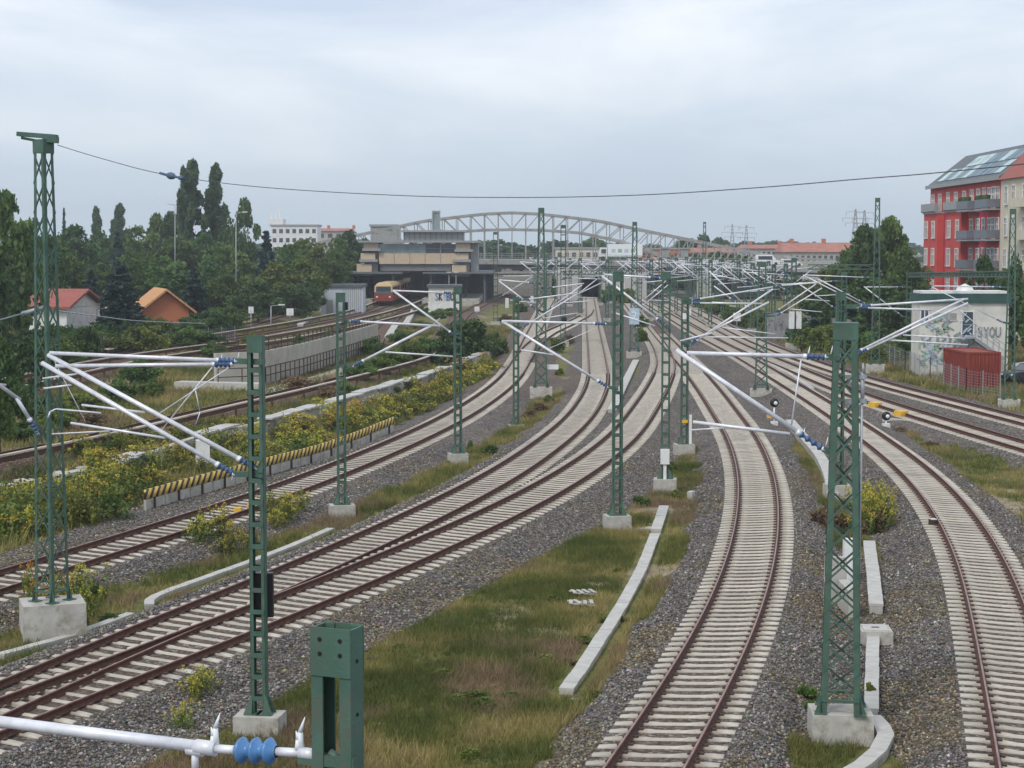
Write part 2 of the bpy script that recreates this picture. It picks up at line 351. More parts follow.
ST['s_three'] = dict(line=px_line([(200,343),(240,336.5),(280,330),(330,320.5),(365,312.5),(388,304)], ext0=20, ext1=60), label='suburban track under the red and ochre train')
ST['s_four'] = dict(line=px_line([(150,349),(200,338),(245,326),(285,314),(318,305),(338,300)], ext0=20, ext1=60), label='suburban siding left of the pale grey hut')
ST['s_branch'] = dict(line=px_line([(372,348),(380,334),(388,324),(400,314),(422,304)], smooth=3, ext1=20), label='short suburban track end descending into the bushes')
# cut the crossover legs so they do not run on top of the line they join
def sleeper_mesh():
    m = MB(); n = 14; xs = np.linspace(-1.3, 1.3, n)
    def top(x):
        a = abs(x)
        return -.022 + .022*min(1, max(0, (a-.28)/.3)) - (.02*max(0, (a-1.05)/.25))
    prev = None
    for x in xs:
        z = top(x); wt = .075 if abs(x) < .4 else .09; wb = .15; k = len(m.v)
        m.v += [(x,-wb,-.2),(x,-wt-.01,z-.025),(x,-wt+.02,z),(x,wt-.02,z),(x,wt+.01,z-.025),(x,wb,-.2)]
        if prev is not None:
            for j in range(5): m.face((prev+j, prev+j+1, k+j+1, k+j), 0, False)
        prev = k
    m.face((0,1,2,3,4,5)); m.face(tuple(prev+j for j in (5,4,3,2,1,0)))
    for sx in (-.7175-.035, .7175+.035):
        for d in (-.115, .115): m.boxz(sx+d-.045, sx+d+.045, -.065, .065, -.01, .035, 1)
    return m.mesh('concrete_sleeper', ['sleepernear', 'clip'])
SLEEP = sleeper_mesh()
def tangents(Ln):
    d = np.gradient(Ln, axis=0); return d/np.linalg.norm(d, axis=1)[:,None]
def rail_sweep(Ln, off, z0, cant):
    T = tangents(Ln); Nn = np.column_stack([T[:,1], -T[:,0]])     # to the right of travel
    prof = [(-.07,0),(-.07,.02),(-.014,.035),(-.014,.115),(-.036,.125),(-.036,.158),(-.02,.17),(.02,.17),(.036,.158),(.036,.125),(.014,.115),(.014,.035),(.07,.02),(.07,0)]
    n = len(prof); V = []
    for (px_, pz) in prof:
        lat = off+px_; V.append(np.column_stack([Ln+Nn*lat, np.full(len(Ln), 0)+z0+pz+lat*cant]))
    V = np.stack(V, 1).reshape(-1, 3)
    i = np.arange(len(Ln)-1)[:,None]*n; j = np.arange(n)[None]
    a = i+j; b = i+(j+1)%n; Fq = np.stack([a, b, b+n, a+n], -1).reshape(-1, 4)
    mi = np.tile((np.arange(n) == 6).astype(int), len(Ln)-1)
    return V, Fq, mi
def in_frame(x, y, z=0, m=15):
    if y < 5: return False
    d = Vector((x, y, z-EYE)); fz = d.y*CP-d.z*SP; up = d.y*SP+d.z*CP
    px = 512+F_PX*d.x/fz; py = 384-F_PX*up/fz
    return -m < px < 1024+m and -m < py < 768+m
def to_px(x, y, z=0):
    d = Vector((x, y, z-EYE)); fz = d.y*CP-d.z*SP; up = d.y*SP+d.z*CP
    return 512+F_PX*d.x/fz, 384-F_PX*up/fz
def make_track(key, t, zi, sub=False, group='mainline tracks'):
    Ln = t['line']; z0 = zi*.004; ct = t.get('cant', 0); T = tangents(Ln)
    near = min(range(len(Ln)), key=lambda i: (not in_frame(*Ln[i]), Ln[i][1]))
    org = (Ln[near][0], Ln[near][1], z0)
    root = thing('railway_track', org, t['label'], 'railway track', group)
    for off in (-.7535, .7535):
        V, Fq, mi = rail_sweep(Ln, off, z0, ct)
        inst('rail', np_mesh('rail', V-np.array(org), Fq, ['rust', 'railtop'], None, mi), root)
    skip = t.get('skip', lambda p: False)
    idx = [i for i in range(len(Ln)) if not skip(Ln[i])]
    vis = sorted([i for i in idx if in_frame(*Ln[i])], key=lambda i: Ln[i][1])
    near_set = set() if sub else set(vis[:100])
    sv = np.array([v.co for v in SLEEP.vertices]); sf = [tuple(p.vertices) for p in SLEEP.polygons]; sm_ = [p.material_index for p in SLEEP.polygons]
    rest = MB()
    for i in idx:
        ang = math.atan2(T[i][1], T[i][0])-PI/2
        if i in near_set:
            o = inst('sleeper', SLEEP, root, (Ln[i][0]-org[0], Ln[i][1]-org[1], random.uniform(-.004,.004)), ang+random.uniform(-.012,.012))
            o.rotation_euler = (0, -math.atan(ct), ang)
        else:
            ca, sa = math.cos(ang), math.sin(ang); b = len(rest.v)
            if sub or Ln[i][1] > 140:
                x = np.array([-1.3,1.3,1.3,-1.3,-1.3,1.3,1.3,-1.3]); y = np.array([-.13,-.13,.13,.13,-.11,-.11,.11,.11]); z = np.array([-.2]*4+[0]*4)
                P = np.column_stack([x*ca-y*sa+Ln[i][0], x*sa+y*ca+Ln[i][1], z+z0+x*ct]); rest.hexa([tuple(p) for p in P])
            else:
                P = np.column_stack([sv[:,0]*ca-sv[:,1]*sa+Ln[i][0], sv[:,0]*sa+sv[:,1]*ca+Ln[i][1], sv[:,2]+z0+sv[:,0]*ct])
                rest.v += [tuple(p) for p in P]
                for q, mi in zip(sf, sm_): rest.face(tuple(b+k for k in q), mi)
    if rest.f:
        o = rest.build('sleepers', ['sleeper' if not sub else 'subsleeper', 'clip'], root, org); o['kind'] = 'stuff'
    return root
M['subsleeper'] = mat('brown_stained_sleeper', (.16, .115, .085), .9, .25, 3)
def near_line(key, dist):
    Lk = TR[key]['line']
    return lambda p: np.min(np.hypot(Lk[:,0]-p[0], Lk[:,1]-p[1])) < dist
TR['mid']['skip'] = near_line('scurve', 1.0)
TR['centre']['skip'] = near_line('scurve', .9)
TR['farright']['skip'] = near_line('right', .9)
TR['link']['skip'] = lambda p: near_line('left', 1.2)(p) or near_line('mid', 1.2)(p)
for i, k in enumerate(MAIN): make_track(k, TR[k], i)
for i, k in enumerate(ST): make_track(k, ST[k], i, True, 'suburban railway tracks')

# conductor rails beside the suburban tracks: a pale cover board on rusty posts
def conductor(Ln, off, label, h=.55):
    T = tangents(Ln); Nn = np.column_stack([T[:,1], -T[:,0]]); P = Ln+Nn*off; P = P[::2]
    org = (P[len(P)//2][0], P[len(P)//2][1], 0)
    r = thing('conductor_rail', org, label, 'conductor rail', 'conductor rails of the suburban tracks')
    a, b, c = MB(), MB(), MB()
    for p, q in zip(P, P[1:]):
        a.bar((p[0],p[1],h), (q[0],q[1],h), .26, .07)
        b.bar((p[0],p[1],h-.2), (q[0],q[1],h-.2), .12, .2)
    c.boxz(-.05, .05, -.05, .05, -.5, h-.09); pm = c.mesh('support_post', ['rust'])
    for p in P[::5]: inst('support_post', pm, r, (p[0]-org[0], p[1]-org[1], 0))
    a.build('cover_board', 'cover', r); b.build('contact_bar', 'rust', r)
M['cover'] = mat('pale_cover_board', (.50, .43, .36), .8, .12, 2, stain=(.3, .22, .17), stain_scale=.8)
conductor(ST['strain_near']['line'][:260], 1.9, 'pale covered conductor rail edging the goldenrod strip')
conductor(ST['s_two']['line'], 1.8, 'pale conductor rail just above the fenced concrete wall')
conductor(ST['s_two']['line'][40:], -1.9, 'second conductor rail, on the far side of the track above the fenced wall')
conductor(ST['s_four']['line'], -1.9, 'conductor rail in front of the dark hedge by the grey hut')
conductor(ST['s_three']['line'], -1.9, 'conductor rail leading up to the train front')

# ------------------------------------------------------------------ the terrain
def wpoly(px): return [tuple(gp(x, y, -.3))[:2] for x, y in px]
GRASS = [wpoly(p) for p in (
  [(60,800),(240,716),(330,668),(400,632),(470,592),(540,553),(610,520),(655,490),(676,462),(690,440),(703,456),(703,480),(694,520),(684,560),(655,612),(615,672),(570,740),(545,800)],
  [(-20,612),(20,600),(90,588),(180,563),(260,540),(340,510),(420,474),(480,444),(520,418),(535,398),(562,385),(566,402),(545,430),(510,452),(440,486),(350,528),(250,572),(150,622),(60,656),(-20,680)],
  [(-60,560),(0,550),(70,527),(135,505),(250,472),(380,432),(440,402),(482,372),(500,352),(508,335),(515,318),(528,300),(540,290),(300,285),(-400,285),(-500,560)],
  [(897,428),(935,436),(980,450),(1030,466),(1080,490),(1080,560),(1040,530),(1000,502),(960,474),(925,448)],
  [(1200,460),(1024,411),(940,391),(908,383),(868,372),(835,361),(800,350),(768,337),(735,322),(690,298),(700,285),(1400,285)],
  [(798,432),(812,440),(842,486),(850,520),(880,545),(880,560),(835,545),(806,500),(792,455)],
  [(790,738),(880,738),(905,768),(910,830),(770,830)],
  [(628,372),(640,345),(648,352),(644,380),(634,392)],
  [(560,330),(580,325),(584,345),(578,372),(568,380),(556,375)],
)]
def in_poly(X, Y, poly):
    r = np.zeros(len(X), bool); j = len(poly)-1
    for i in range(len(poly)):
        xi, yi = poly[i]; xj, yj = poly[j]
        c = ((yi > Y) != (yj > Y)) & (X < (xj-xi)*(Y-yi)/((yj-yi) if yj != yi else 1e-9)+xi); r ^= c; j = i
    return r
pts = []
for k in MAIN: T = tangents(TR[k]['line']); pts += [(p[0], p[1], t[0], t[1], TR[k]['cant'], 0) for p, t in zip(TR[k]['line'], T)]
for k in ST: T = tangents(ST[k]['line']); pts += [(p[0], p[1], t[0], t[1], 0, 1) for p, t in zip(ST[k]['line'], T)]
PT = np.array(pts); KD = kdtree.KDTree(len(PT))
for i, p in enumerate(PT): KD.insert((p[0], p[1], 0), i)
KD.balance()
def sstep(a, b, x): t = np.clip((x-a)/(b-a), 0, 1); return t*t*(3-2*t)
_gr = rng.random((64,64))
def vnoise(X, Y, s):
    x = X/s; y = Y/s; i = np.floor(x).astype(int); j = np.floor(y).astype(int); u = x-i; v = y-j; u = u*u*(3-2*u); v = v*v*(3-2*v)
    g = lambda a, b: _gr[a % 64, b % 64]
    return (g(i,j)*(1-u)+g(i+1,j)*u)*(1-v)+(g(i,j+1)*(1-u)+g(i+1,j+1)*u)*v
def fbm(X, Y, s): return .5*vnoise(X, Y, s)+.27*vnoise(X+31, Y+17, s/2.1)+.15*vnoise(X+7, Y+91, s/4.3)+.08*vnoise(X+3, Y+9, s/9.1)
def ground(X, Y):
    X = np.asarray(X, float); Y = np.asarray(Y, float); n = len(X); D = np.full(n, 99.); LT = np.zeros(n); CT = np.zeros(n); SB = np.zeros(n)
    for i in np.nonzero((Y < 520) & (np.abs(X) < 160))[0]:
        _, k, d = KD.find((X[i], Y[i], 0)); p = PT[k]
        D[i] = d; LT[i] = (X[i]-p[0])*p[3]-(Y[i]-p[1])*p[2]; CT[i] = p[4]; SB[i] = p[5]
    g = np.zeros(n, bool)
    for q in GRASS: g |= in_poly(X, Y, q)
    left = in_poly(X, Y, GRASS[2])
    nz = fbm(X, Y, 2.5)-.5
    base = np.where(g, -.42, -.36)
    crest = -.042+np.clip(LT, -1.6, 1.6)*CT
    z = crest+(base-crest)*sstep(1.55, 2.9, D)
    z += sstep(1.5, 3., D)*(fbm(X, Y, 6)-.5)*.25 + (fbm(X+50, Y, .8)-.5)*.03*sstep(.9, 1.6, D)
    lim = np.where(SB > .5, 1.9, 2.4)
    bal = np.where(g, 1-sstep(-.25, .35, D-lim+nz*2.2), 1.0)
    gn = fbm(X+200, Y, 5.0); gr = np.where(g, sstep(.33, .50, gn+.10), 0)
    return z, bal, gr, g, left, SB, D
def gz(x, y): return float(ground([x], [y])[0][0])
def fan():
    ys = np.concatenate([np.linspace(-40, 14, 14), 15*1.0052**np.arange(0, 660)]); ys = ys[ys < 460]
    ys = np.concatenate([ys, 470*1.06**np.arange(0, 30)]); ys = ys[ys < 2400]
    us = np.concatenate([np.linspace(-1.6, -.36, 30), np.linspace(-.35, .35, 430), np.linspace(.36, 1.6, 30)])
    U, Yg = np.meshgrid(us, ys); W = np.maximum(Yg, 18)
    return U*W*np.where(Yg > 600, 1.0, 1.0), Yg
GX, GY = fan(); nr, nc = GX.shape
zz, bal, gr, gmask, lft, sbm, dd = ground(GX.ravel(), GY.ravel())
V = np.column_stack([GX.ravel(), GY.ravel(), zz])
ii = np.arange(nr-1)[:,None]*nc+np.arange(nc-1)[None]; Fq = np.stack([ii, ii+1, ii+nc+1, ii+nc], -1).reshape(-1, 4)
rusty = np.clip(sbm*bal*(dd < 3) + .38*(sbm < .5)*(1-sstep(.75, 1.3, dd)) + .35*(bal > .5)*(GY.ravel() > 120)*(GX.ravel() < 5), 0, 1)
att = np.column_stack([bal, gr, rusty, np.ones(len(V))])

def ground_mat():
    m = bpy.data.materials.new('ballast_and_soil'); m.use_nodes = True
    N = m.node_tree.nodes; L = m.node_tree.links; b = N['Principled BSDF']; b.inputs['Roughness'].default_value = .95; b.inputs['Specular IOR Level'].default_value = .15
    tc = N.new('ShaderNodeTexCoord')
    def noise(sc, det=5, ro=.6):
        n = N.new('ShaderNodeTexNoise'); n.inputs['Scale'].default_value = sc; n.inputs['Detail'].default_value = det; n.inputs['Roughness'].default_value = ro
        L.new(tc.outputs['Object'], n.inputs['Vector']); return n.outputs['Fac']
    def ramp(fac, stops):
        r = N.new('ShaderNodeValToRGB'); L.new(fac, r.inputs['Fac']); e = r.color_ramp.elements
        e[0].position, e[0].color = stops[0][0], stops[0][1]+(1,); e[1].position, e[1].color = stops[-1][0], stops[-1][1]+(1,)
        for p, c in stops[1:-1]: q = e.new(p); q.color = c+(1,)
        return r.outputs['Color']
    def mix(f, a, c, mode='MIX'):
        x = N.new('ShaderNodeMixRGB'); x.blend_type = mode
        if isinstance(f, float): x.inputs[0].default_value = f
        else: L.new(f, x.inputs[0])
        L.new(a, x.inputs[1]) if not isinstance(a, tuple) else setattr(x.inputs[1], 'default_value', a+(1,))
        L.new(c, x.inputs[2]) if not isinstance(c, tuple) else setattr(x.inputs[2], 'default_value', c+(1,))
        return x.outputs['Color']
    def math_(op, a, c):
        x = N.new('ShaderNodeMath'); x.operation = op
        for k, q in enumerate((a, c)):
            if isinstance(q, float): x.inputs[k].default_value = q
            else: L.new(q, x.inputs[k])
        return x.outputs[0]
    vo = N.new('ShaderNodeTexVoronoi'); vo.inputs['Scale'].default_value = 12; L.new(tc.outputs['Object'], vo.inputs['Vector'])
    sep = N.new('ShaderNodeSeparateColor'); L.new(vo.outputs['Color'], sep.inputs['Color'])
    stone = ramp(sep.outputs[0], [(0,(.035,.033,.033)),(.3,(.09,.084,.08)),(.62,(.16,.148,.138)),(.88,(.26,.24,.22)),(1,(.46,.43,.40))])
    stone = mix(math_('MULTIPLY', sep.outputs[1], .35), stone, (.15,.10,.075))
    gap = ramp(vo.outputs['Distance'], [(.0,(1,1,1)),(.45,(.9,.9,.9)),(.8,(.45,.45,.45))])
    stone = mix(.85, stone, gap, 'MULTIPLY')
    big = ramp(noise(.22, 6), [(.3,(.78,.77,.80)),(.7,(1.18,1.14,1.10))])
    stone = mix(1.0, stone, big, 'MULTIPLY')
    brown = ramp(noise(.35, 7), [(.5,(0,0,0)),(.72,(.6,.6,.6))])
    stone = mix(brown, stone, mix(noise(1.5,4), (.10,.10,.055), (.17,.125,.09)))
    at_ = N.new('ShaderNodeAttribute'); at_.attribute_name = 'cover'; sp = N.new('ShaderNodeSeparateColor'); L.new(at_.outputs['Color'], sp.inputs['Color'])
    rus = mix(noise(3, 4), (.085,.05,.035), (.17,.115,.08))
    stone = mix(sp.outputs[2], stone, rus)
    soil = ramp(noise(1.1, 8, .7), [(.3,(.17,.13,.085)),(.5,(.27,.215,.145)),(.7,(.36,.30,.215))])
    soil = mix(.5, soil, ramp(noise(25, 3), [(.3,(.6,.6,.6)),(.7,(1.3,1.3,1.3))]), 'MULTIPLY')
    turf = ramp(noise(1.6, 8, .7), [(.3,(.07,.085,.022)),(.5,(.12,.125,.036)),(.65,(.20,.165,.06)),(.75,(.23,.16,.09))])
    wob = math_('MULTIPLY', math_('SUBTRACT', noise(6, 5), .5), .9)
    veg = N.new('ShaderNodeClamp'); L.new(math_('ADD', sp.outputs[1], wob), veg.inputs[0])
    gnd = mix(veg.outputs[0], soil, turf)
    bl = N.new('ShaderNodeMapRange'); bl.inputs[1].default_value = .35; bl.inputs[2].default_value = .65
    L.new(math_('ADD', sp.outputs[0], math_('MULTIPLY', wob, .7)), bl.inputs[0])
    L.new(mix(bl.outputs[0], gnd, stone), b.inputs['Base Color'])
    bp = N.new('ShaderNodeBump'); bp.inputs['Strength'].default_value = .9; bp.inputs['Distance'].default_value = .05
    inv = math_('SUBTRACT', 1.0, vo.outputs['Distance']); h = math_('ADD', math_('MULTIPLY', inv, bl.outputs[0]), math_('MULTIPLY', noise(9, 5), .6))
    L.new(h, bp.inputs['Height']); L.new(bp.outputs['Normal'], b.inputs['Normal'])
    return m
M['ground'] = ground_mat()
g = inst('ground', np_mesh('ground', V, Fq, ['ground'], {'cover': att})); g['kind'] = 'structure'
for p in g.data.polygons: pass
g.data.polygons.foreach_set('use_smooth', np.ones(len(g.data.polygons), bool))

# ------------------------------------------------------------------ grass and ground cover
def scatter(polys, dens, ymin, ymax, seed, keep=None):
    r = np.random.default_rng(seed); out = []
    for q in polys:
        a = np.array(q); x0, y0 = a.min(0); x1, y1 = a.max(0); y0 = max(y0, ymin); y1 = min(y1, ymax)
        if y1 <= y0: continue
        x0 = max(x0, -150); x1 = min(x1, 150)
        n = int((x1-x0)*(y1-y0)*dens); X = r.uniform(x0, x1, n); Y = r.uniform(y0, y1, n)
        k = in_poly(X, Y, q) & (np.abs(X) < .34*np.maximum(Y, 1)+3); out.append(np.column_stack([X[k], Y[k]]))
    return np.vstack(out)
CLEAR = []
def grass(name, P, hmin, hmax, blades, width, seed, label, low=.0):
    r = np.random.default_rng(seed)
    z, bal, gr, gm, lf, sb, D = ground(P[:,0], P[:,1])
    k = (bal < .45) & (r.random(len(P)) < np.clip(gr*1.1+low, 0, 1)); P = P[k]; z = z[k]; gr = gr[k]
    if CLEAR:
        kd = kdtree.KDTree(len(CLEAR)); [kd.insert((c[0],c[1],0), i) for i, c in enumerate(CLEAR)]; kd.balance()
        k = np.array([kd.find((x,y,0))[2] > .42 for x, y in P]); P = P[k]; z = z[k]; gr = gr[k]
    n = len(P); B = blades; N_ = n*B
    cx = np.repeat(P[:,0], B)+r.normal(0, width*1.6, N_); cy = np.repeat(P[:,1], B)+r.normal(0, width*1.6, N_); cz = np.repeat(z, B)-.03
    hgt = np.repeat(hmin+(hmax-hmin)*fbm(P[:,0]+9, P[:,1], 1.7)**1.3*r.uniform(.6, 1.4, n), B)*r.uniform(.6, 1.25, N_)
    a = r.uniform(0, 2*PI, N_); w = width*r.uniform(.5, 1.3, N_); ln = r.normal(0, .45, (N_, 2))*hgt[:,None]
    dx = np.cos(a)*w/2; dy = np.sin(a)*w/2
    V = np.stack([np.column_stack([cx-dx, cy-dy, cz]), np.column_stack([cx+dx, cy+dy, cz]), np.column_stack([cx+ln[:,0], cy+ln[:,1], cz+hgt])], 1).reshape(-1, 3)
    t = np.clip((fbm(P[:,0]+70, P[:,1]+40, 2.6)-.5)*3.0+.5+r.normal(0, .22, n), 0, 1)[:,None]
    c = np.where(t < .55, np.array([[.098,.122,.032]])+(t/.55)*np.array([[.095,.065,.024]]), np.array([[.185,.19,.05]])+((t-.55)/.45)*np.array([[.17,.095,.07]]))
    br = fbm(P[:,0]+400, P[:,1]+140, 3.3)[:,None]; c = c+(np.array([[.27,.19,.12]])-c)*sstep(.60,.72,br+r.normal(0,.05,(n,1)))
    c = np.repeat(c, B, 0)*r.uniform(.75, 1.25, (N_, 1)); c = np.repeat(c, 3, 0)
    me = np_mesh(name, V, np.arange(N_*3).reshape(-1, 3), ['grass'], {'tint': np.column_stack([c, np.ones(len(c))])})
    o = inst(name, me); tag(o, label, 'grass', None, 'stuff'); return o
M['grass'] = attr_mat('grass_blades', 'tint')
# ------------------------------------------------------------------ catenary masts
def batten_mb(h, w, d, n, ch=.078, splay=True, taper=0.0):
    m = MB()
    for s in (-1, 1):
        x0 = s*(w/2-ch/2)*(1+taper); x1 = s*(w/2-ch/2)
        # U channel: web and two flanges
        m.bar((x0+s*ch*.42,0,0), (x1+s*ch*.42,0,h), .016, d, 0, (0,1,0))
        for t in (-1, 1): m.bar((x0,t*(d/2-.008),0), (x1,t*(d/2-.008),h), ch, .016, 0, (0,1,0))
        if splay:
            for t in (-1, 1):
                m.poly([(x0+s*.02,t*d*.5,0),(x0+s*.20,t*d*.75,0),(x0+s*.02,t*d*.5,.45)]); m.poly([(x0+s*.02,t*d*.5,.45),(x0+s*.20,t*d*.75,0),(x0,t*d*.95,0),(x0,t*d*.5,.45)])
            m.boxz(x0-.16, x0+.16, -d*.95, d*.95, 0, .03)
    for i in range(n):
        z = .35+i*(h-.6)/(n-1)
        for t in (-1, 1): m.box((0, t*(d/2+.006), z), (w-.03, .012, .10))
    for t in (-1, 1): m.box((0, t*(d/2+.009), h-.17), (w, .014, .36))
    m.box((0,0,h-.008), (w+.02, d+.04, .016))
    return m
def lattice_mb(h, wb, wt, n, leg=.09, br=.05, plate=.34, both=True):
    m = MB(); c = lambda z, i, j: Vector((i*(wb+(wt-wb)*z/h)/2, j*(wb+(wt-wb)*z/h)/2, z))
    for i in (-1, 1):
        for j in (-1, 1):
            p, q = c(0,i,j), c(h,i,j)
            m.bar(p+Vector((-i*leg/2,0,0)), q+Vector((-i*leg/2,0,0)), leg, .014, 0, (0,1,0)); m.bar(p+Vector((0,-j*leg/2,0)), q+Vector((0,-j*leg/2,0)), .014, leg, 0, (0,1,0))
            m.boxz(p.x-.13, p.x+.13, p.y-.13, p.y+.13, 0, .03)
            for s, t in ((1,0),(0,1)):
                m.poly([p+Vector((s*.12*i,t*.12*j,.03)), p+Vector((0,0,.42)), p+Vector((0,0,.03))])
    z = .25; zs = [z]; 
    for k in range(n): zs.append(.25+(h-plate-.25)*(k+1)/n)
    for k in range(n):
        for a, b, off in (((-1,-1),(1,-1),(0,-1)),((1,-1),(1,1),(1,0)),((1,1),(-1,1),(0,1)),((-1,1),(-1,-1),(-1,0))):
            o = Vector((off[0]*.012, off[1]*.012, 0)); up = (off[0], off[1], 0)
            m.bar(c(zs[k],*a)+o, c(zs[k+1],*b)+o, .012, br, 0, (-off[1], off[0], 0))
            if both: m.bar(c(zs[k],*b)-o*.6, c(zs[k+1],*a)-o*.6, .012, br, 0, (-off[1], off[0], 0))
    for a in range(4):
        ca, sa = (1,0,-1,0)[a], (0,1,0,-1)[a]
        m.box((ca*(wt/2+.02), sa*(wt/2+.02), h-plate/2), (.014 if ca else wt+.05, .014 if sa else wt+.05, plate))
    for t in (-1, 1): m.bar(c(.28,-1,t), c(.28,1,t), .06, .05); m.bar(c(.28,t,-1), c(.28,t,1), .06, .05)
    m.boxz(-wt/2-.03, wt/2+.03, -wt/2-.03, wt/2+.03, h-.01, h+.012)
    return m
def footing(root, dims, zt, off=(0,0)):
    m = MB(); x, y, z = world_loc(root); a, b, h = dims
    m.hexa([(-a/2*1.02+off[0],-b/2*1.02+off[1],-.35),(a/2*1.02+off[0],-b/2*1.02+off[1],-.35),(a/2*1.02+off[0],b/2*1.02+off[1],-.35),(-a/2*1.02+off[0],b/2*1.02+off[1],-.35),
            (-a/2+off[0],-b/2+off[1],zt),(a/2+off[0],-b/2+off[1],zt),(a/2+off[0],b/2+off[1],zt),(-a/2+off[0],b/2+off[1],zt)])
    return m.build('footing', 'conc', root, (0,0,0))
def insulator(mb, p, q, r=.09, n=3):
    prof = [(0,.03)]
    for k in range(n):
        c = (k+.5)/n; e = .34/n
        prof += [(c-e, .035), (c-e*.55, r*.85), (c, r), (c+e*.25, r*.9), (c+e, .035)]
    mb.lathe(p, q, prof+[(1,.03)], 14)
class Arm:
    """A cantilever set on one mast; its members lie in one upright plane from the mast over the track."""
    def __init__(s, root, mx, ex, Y, dz, r=.045):
        s.root = root; s.mx, s.ex, s.Y, s.dz, s.r = mx, ex, Y, dz, r
        s.t = MB(); s.i = MB(); s.b = MB(); s.ins = []; s.bks = []
    def P(s, p): return at(p[0], p[1], s.Y+s.dz*(p[0]-s.mx)/(s.ex-s.mx))
    def tube(s, p, q, r=None):
        s.t.tube(s.P(p), s.P(q), r or s.r, 10)
    def rod(s, p, q, r=.014): s.t.tube(s.P(p), s.P(q), r, 6)
    def held(s, p, q, m=None, r=None, il=.42, bl=.12):
        """tube from free end q to p near the mast, ending in a blue insulator and a bracket to mast point m"""
        a, b = s.P(q), s.P(p); d = (b-a).normalized(); L_ = (b-a).length
        e = b-d*il; s.t.tube(a, e, r or s.r, 10); s.t.tube(e-d*.05, e+d*.06, (r or s.r)*1.3, 10); s.t.tube(b-d*.04, b+d*.05, .05, 8)
        im_ = MB(); insulator(im_, e, b, .08 if il > .35 else .06, 4); s.ins.append(im_)
        if m is not None:
            mm = s.P(m); bk = MB(); bk.bar(b, mm, .09, .12); bk.bar(mm-Vector((0,.25,0)), mm+Vector((0,.25,0)), .08, .10); s.bks.append(bk)
    def done(s):
        c = s.t.build('cantilever', 'tube', s.root)
        org = world_loc(s.root)
        for im_ in s.ins+([s.i] if s.i.f else []): im_.build('insulator', 'blue', c, org)
        for bk in s.bks+([s.b] if s.b.f else []): bk.build('bracket', 'mast', c, org)
        return c
def mast(label, base, top_y, foot=(.9,.8,.55), style='batten', rz=0.0, group='catenary masts', w=.34, wt=None, n=16, zb=-.35, name='catenary_mast', **k):
    g0 = gp(base[0], base[1], zb); z = gz(g0.x, g0.y)-.02
    root = thing(name, (g0.x, g0.y, z), label, 'mast', group)
    zt = foot[2]; H = at(base[0], top_y, g0.y).z-z-zt
    m = batten_mb(H, w, k.get('d', .22), n) if style == 'batten' else lattice_mb(H, w, wt or w*.6, n, k.get('leg', .09), k.get('br', .05), k.get('plate', .34), k.get('both', True))
    ca, sa = math.cos(rz), math.sin(rz); m.v = [(x*ca-y*sa, x*sa+y*ca, zz_+zt) for x,y,zz_ in m.v]
    m.build('lattice_column', 'mast', root, (0,0,0)); f = footing(root, foot, zt)
    f.rotation_euler = (0,0,rz if style == 'batten' else k.get('frz', rz)); return root, g0.y, H+zt
# --- the foreground mast top, its arm and insulator, a few metres from the lens
Y0 = 8.5
p0 = at(337, 640, Y0); zg = gz(p0.x, p0.y)
m0 = thing('catenary_mast', (p0.x, p0.y, zg), 'nearest green mast, only its hollow top with bolt holes rising at the bottom edge', 'mast', 'catenary masts')
Ht = at(337, 626, Y0).z-zg; c = MB(); RZ = R(-24)
W0, D0, CH = .215, .125, .062
for s in (-1, 1):
    c.boxz(s*W0/2-(CH if s > 0 else 0), s*W0/2+(CH if s < 0 else 0), -D0/2, -D0/2+.01, 0, Ht-.001); c.boxz(s*W0/2-(CH if s > 0 else 0), s*W0/2+(CH if s < 0 else 0), D0/2-.01, D0/2, 0, Ht-.001)
    c.boxz(min(s*W0/2, s*(W0/2-.012)), max(s*W0/2, s*(W0/2-.012)), -D0/2+.0101, D0/2-.0101, 0, Ht-.002)
for t in (-1, 1): c.box((0, t*(D0/2+.004), Ht-.115), (W0+.004, .007, .235))
for t in (-1, 1):
    for k in range(1, 14): c.box((0, t*(D0/2+.004), Ht-.115-k*.62), (W0-.004, .008, .09))
ca, sa = math.cos(RZ), math.sin(RZ); c.v = [(x*ca-y*sa, x*sa+y*ca, z) for x,y,z in c.v]
c.build('channel_column', 'mast', m0, (0,0,0))
b = MB()
for x in (-.055, .055):
    for z in (-.055, -.125):
        q = Vector((x, -D0/2-.008, Ht+z)); q = Vector((q.x*ca-q.y*sa, q.x*sa+q.y*ca, q.z)); nrm = Vector((sa, -ca, 0))
        b.tube(q, q+nrm*.003, .011, 10)
for z in (-.16, -.42):
    q = Vector((W0/2+.001, 0, Ht+z)); q = Vector((q.x*ca-q.y*sa, q.x*sa+q.y*ca, q.z)); b.tube(q, q+Vector((ca, sa, 0))*.003, .010, 10)
b.build('bolt_holes', 'dark', m0, (0,0,0))
footing(m0, (.9,.9,.3), .3)
A = Arm(m0, 322, -60, Y0, .9, .032)
A.tube((-60,714), (206,747.5), .030); A.tube((196,746.4), (216,749), .037); A.tube((214,748.5), (238,750.3), .022)
A.tube((275,751.5), (302,753), .022); A.tube((300,753), (316,755), .03)
A.tube((195,748), (195,775), .018); A.tube((188,749), (203,751), .03)
insulator(A.i, A.P((236,750.2)), A.P((277,751.6)), .068, 3)
A.b.bar(A.P((300,757)), A.P((356,763)), .05, .055); A.b.tube(A.P((330,752)), A.P((340,760)), .02, 8)
cobj = A.done(); [ch for ch in cobj.children if ch.name.startswith('insulator')][0].data.materials[0] = M['bluebright']
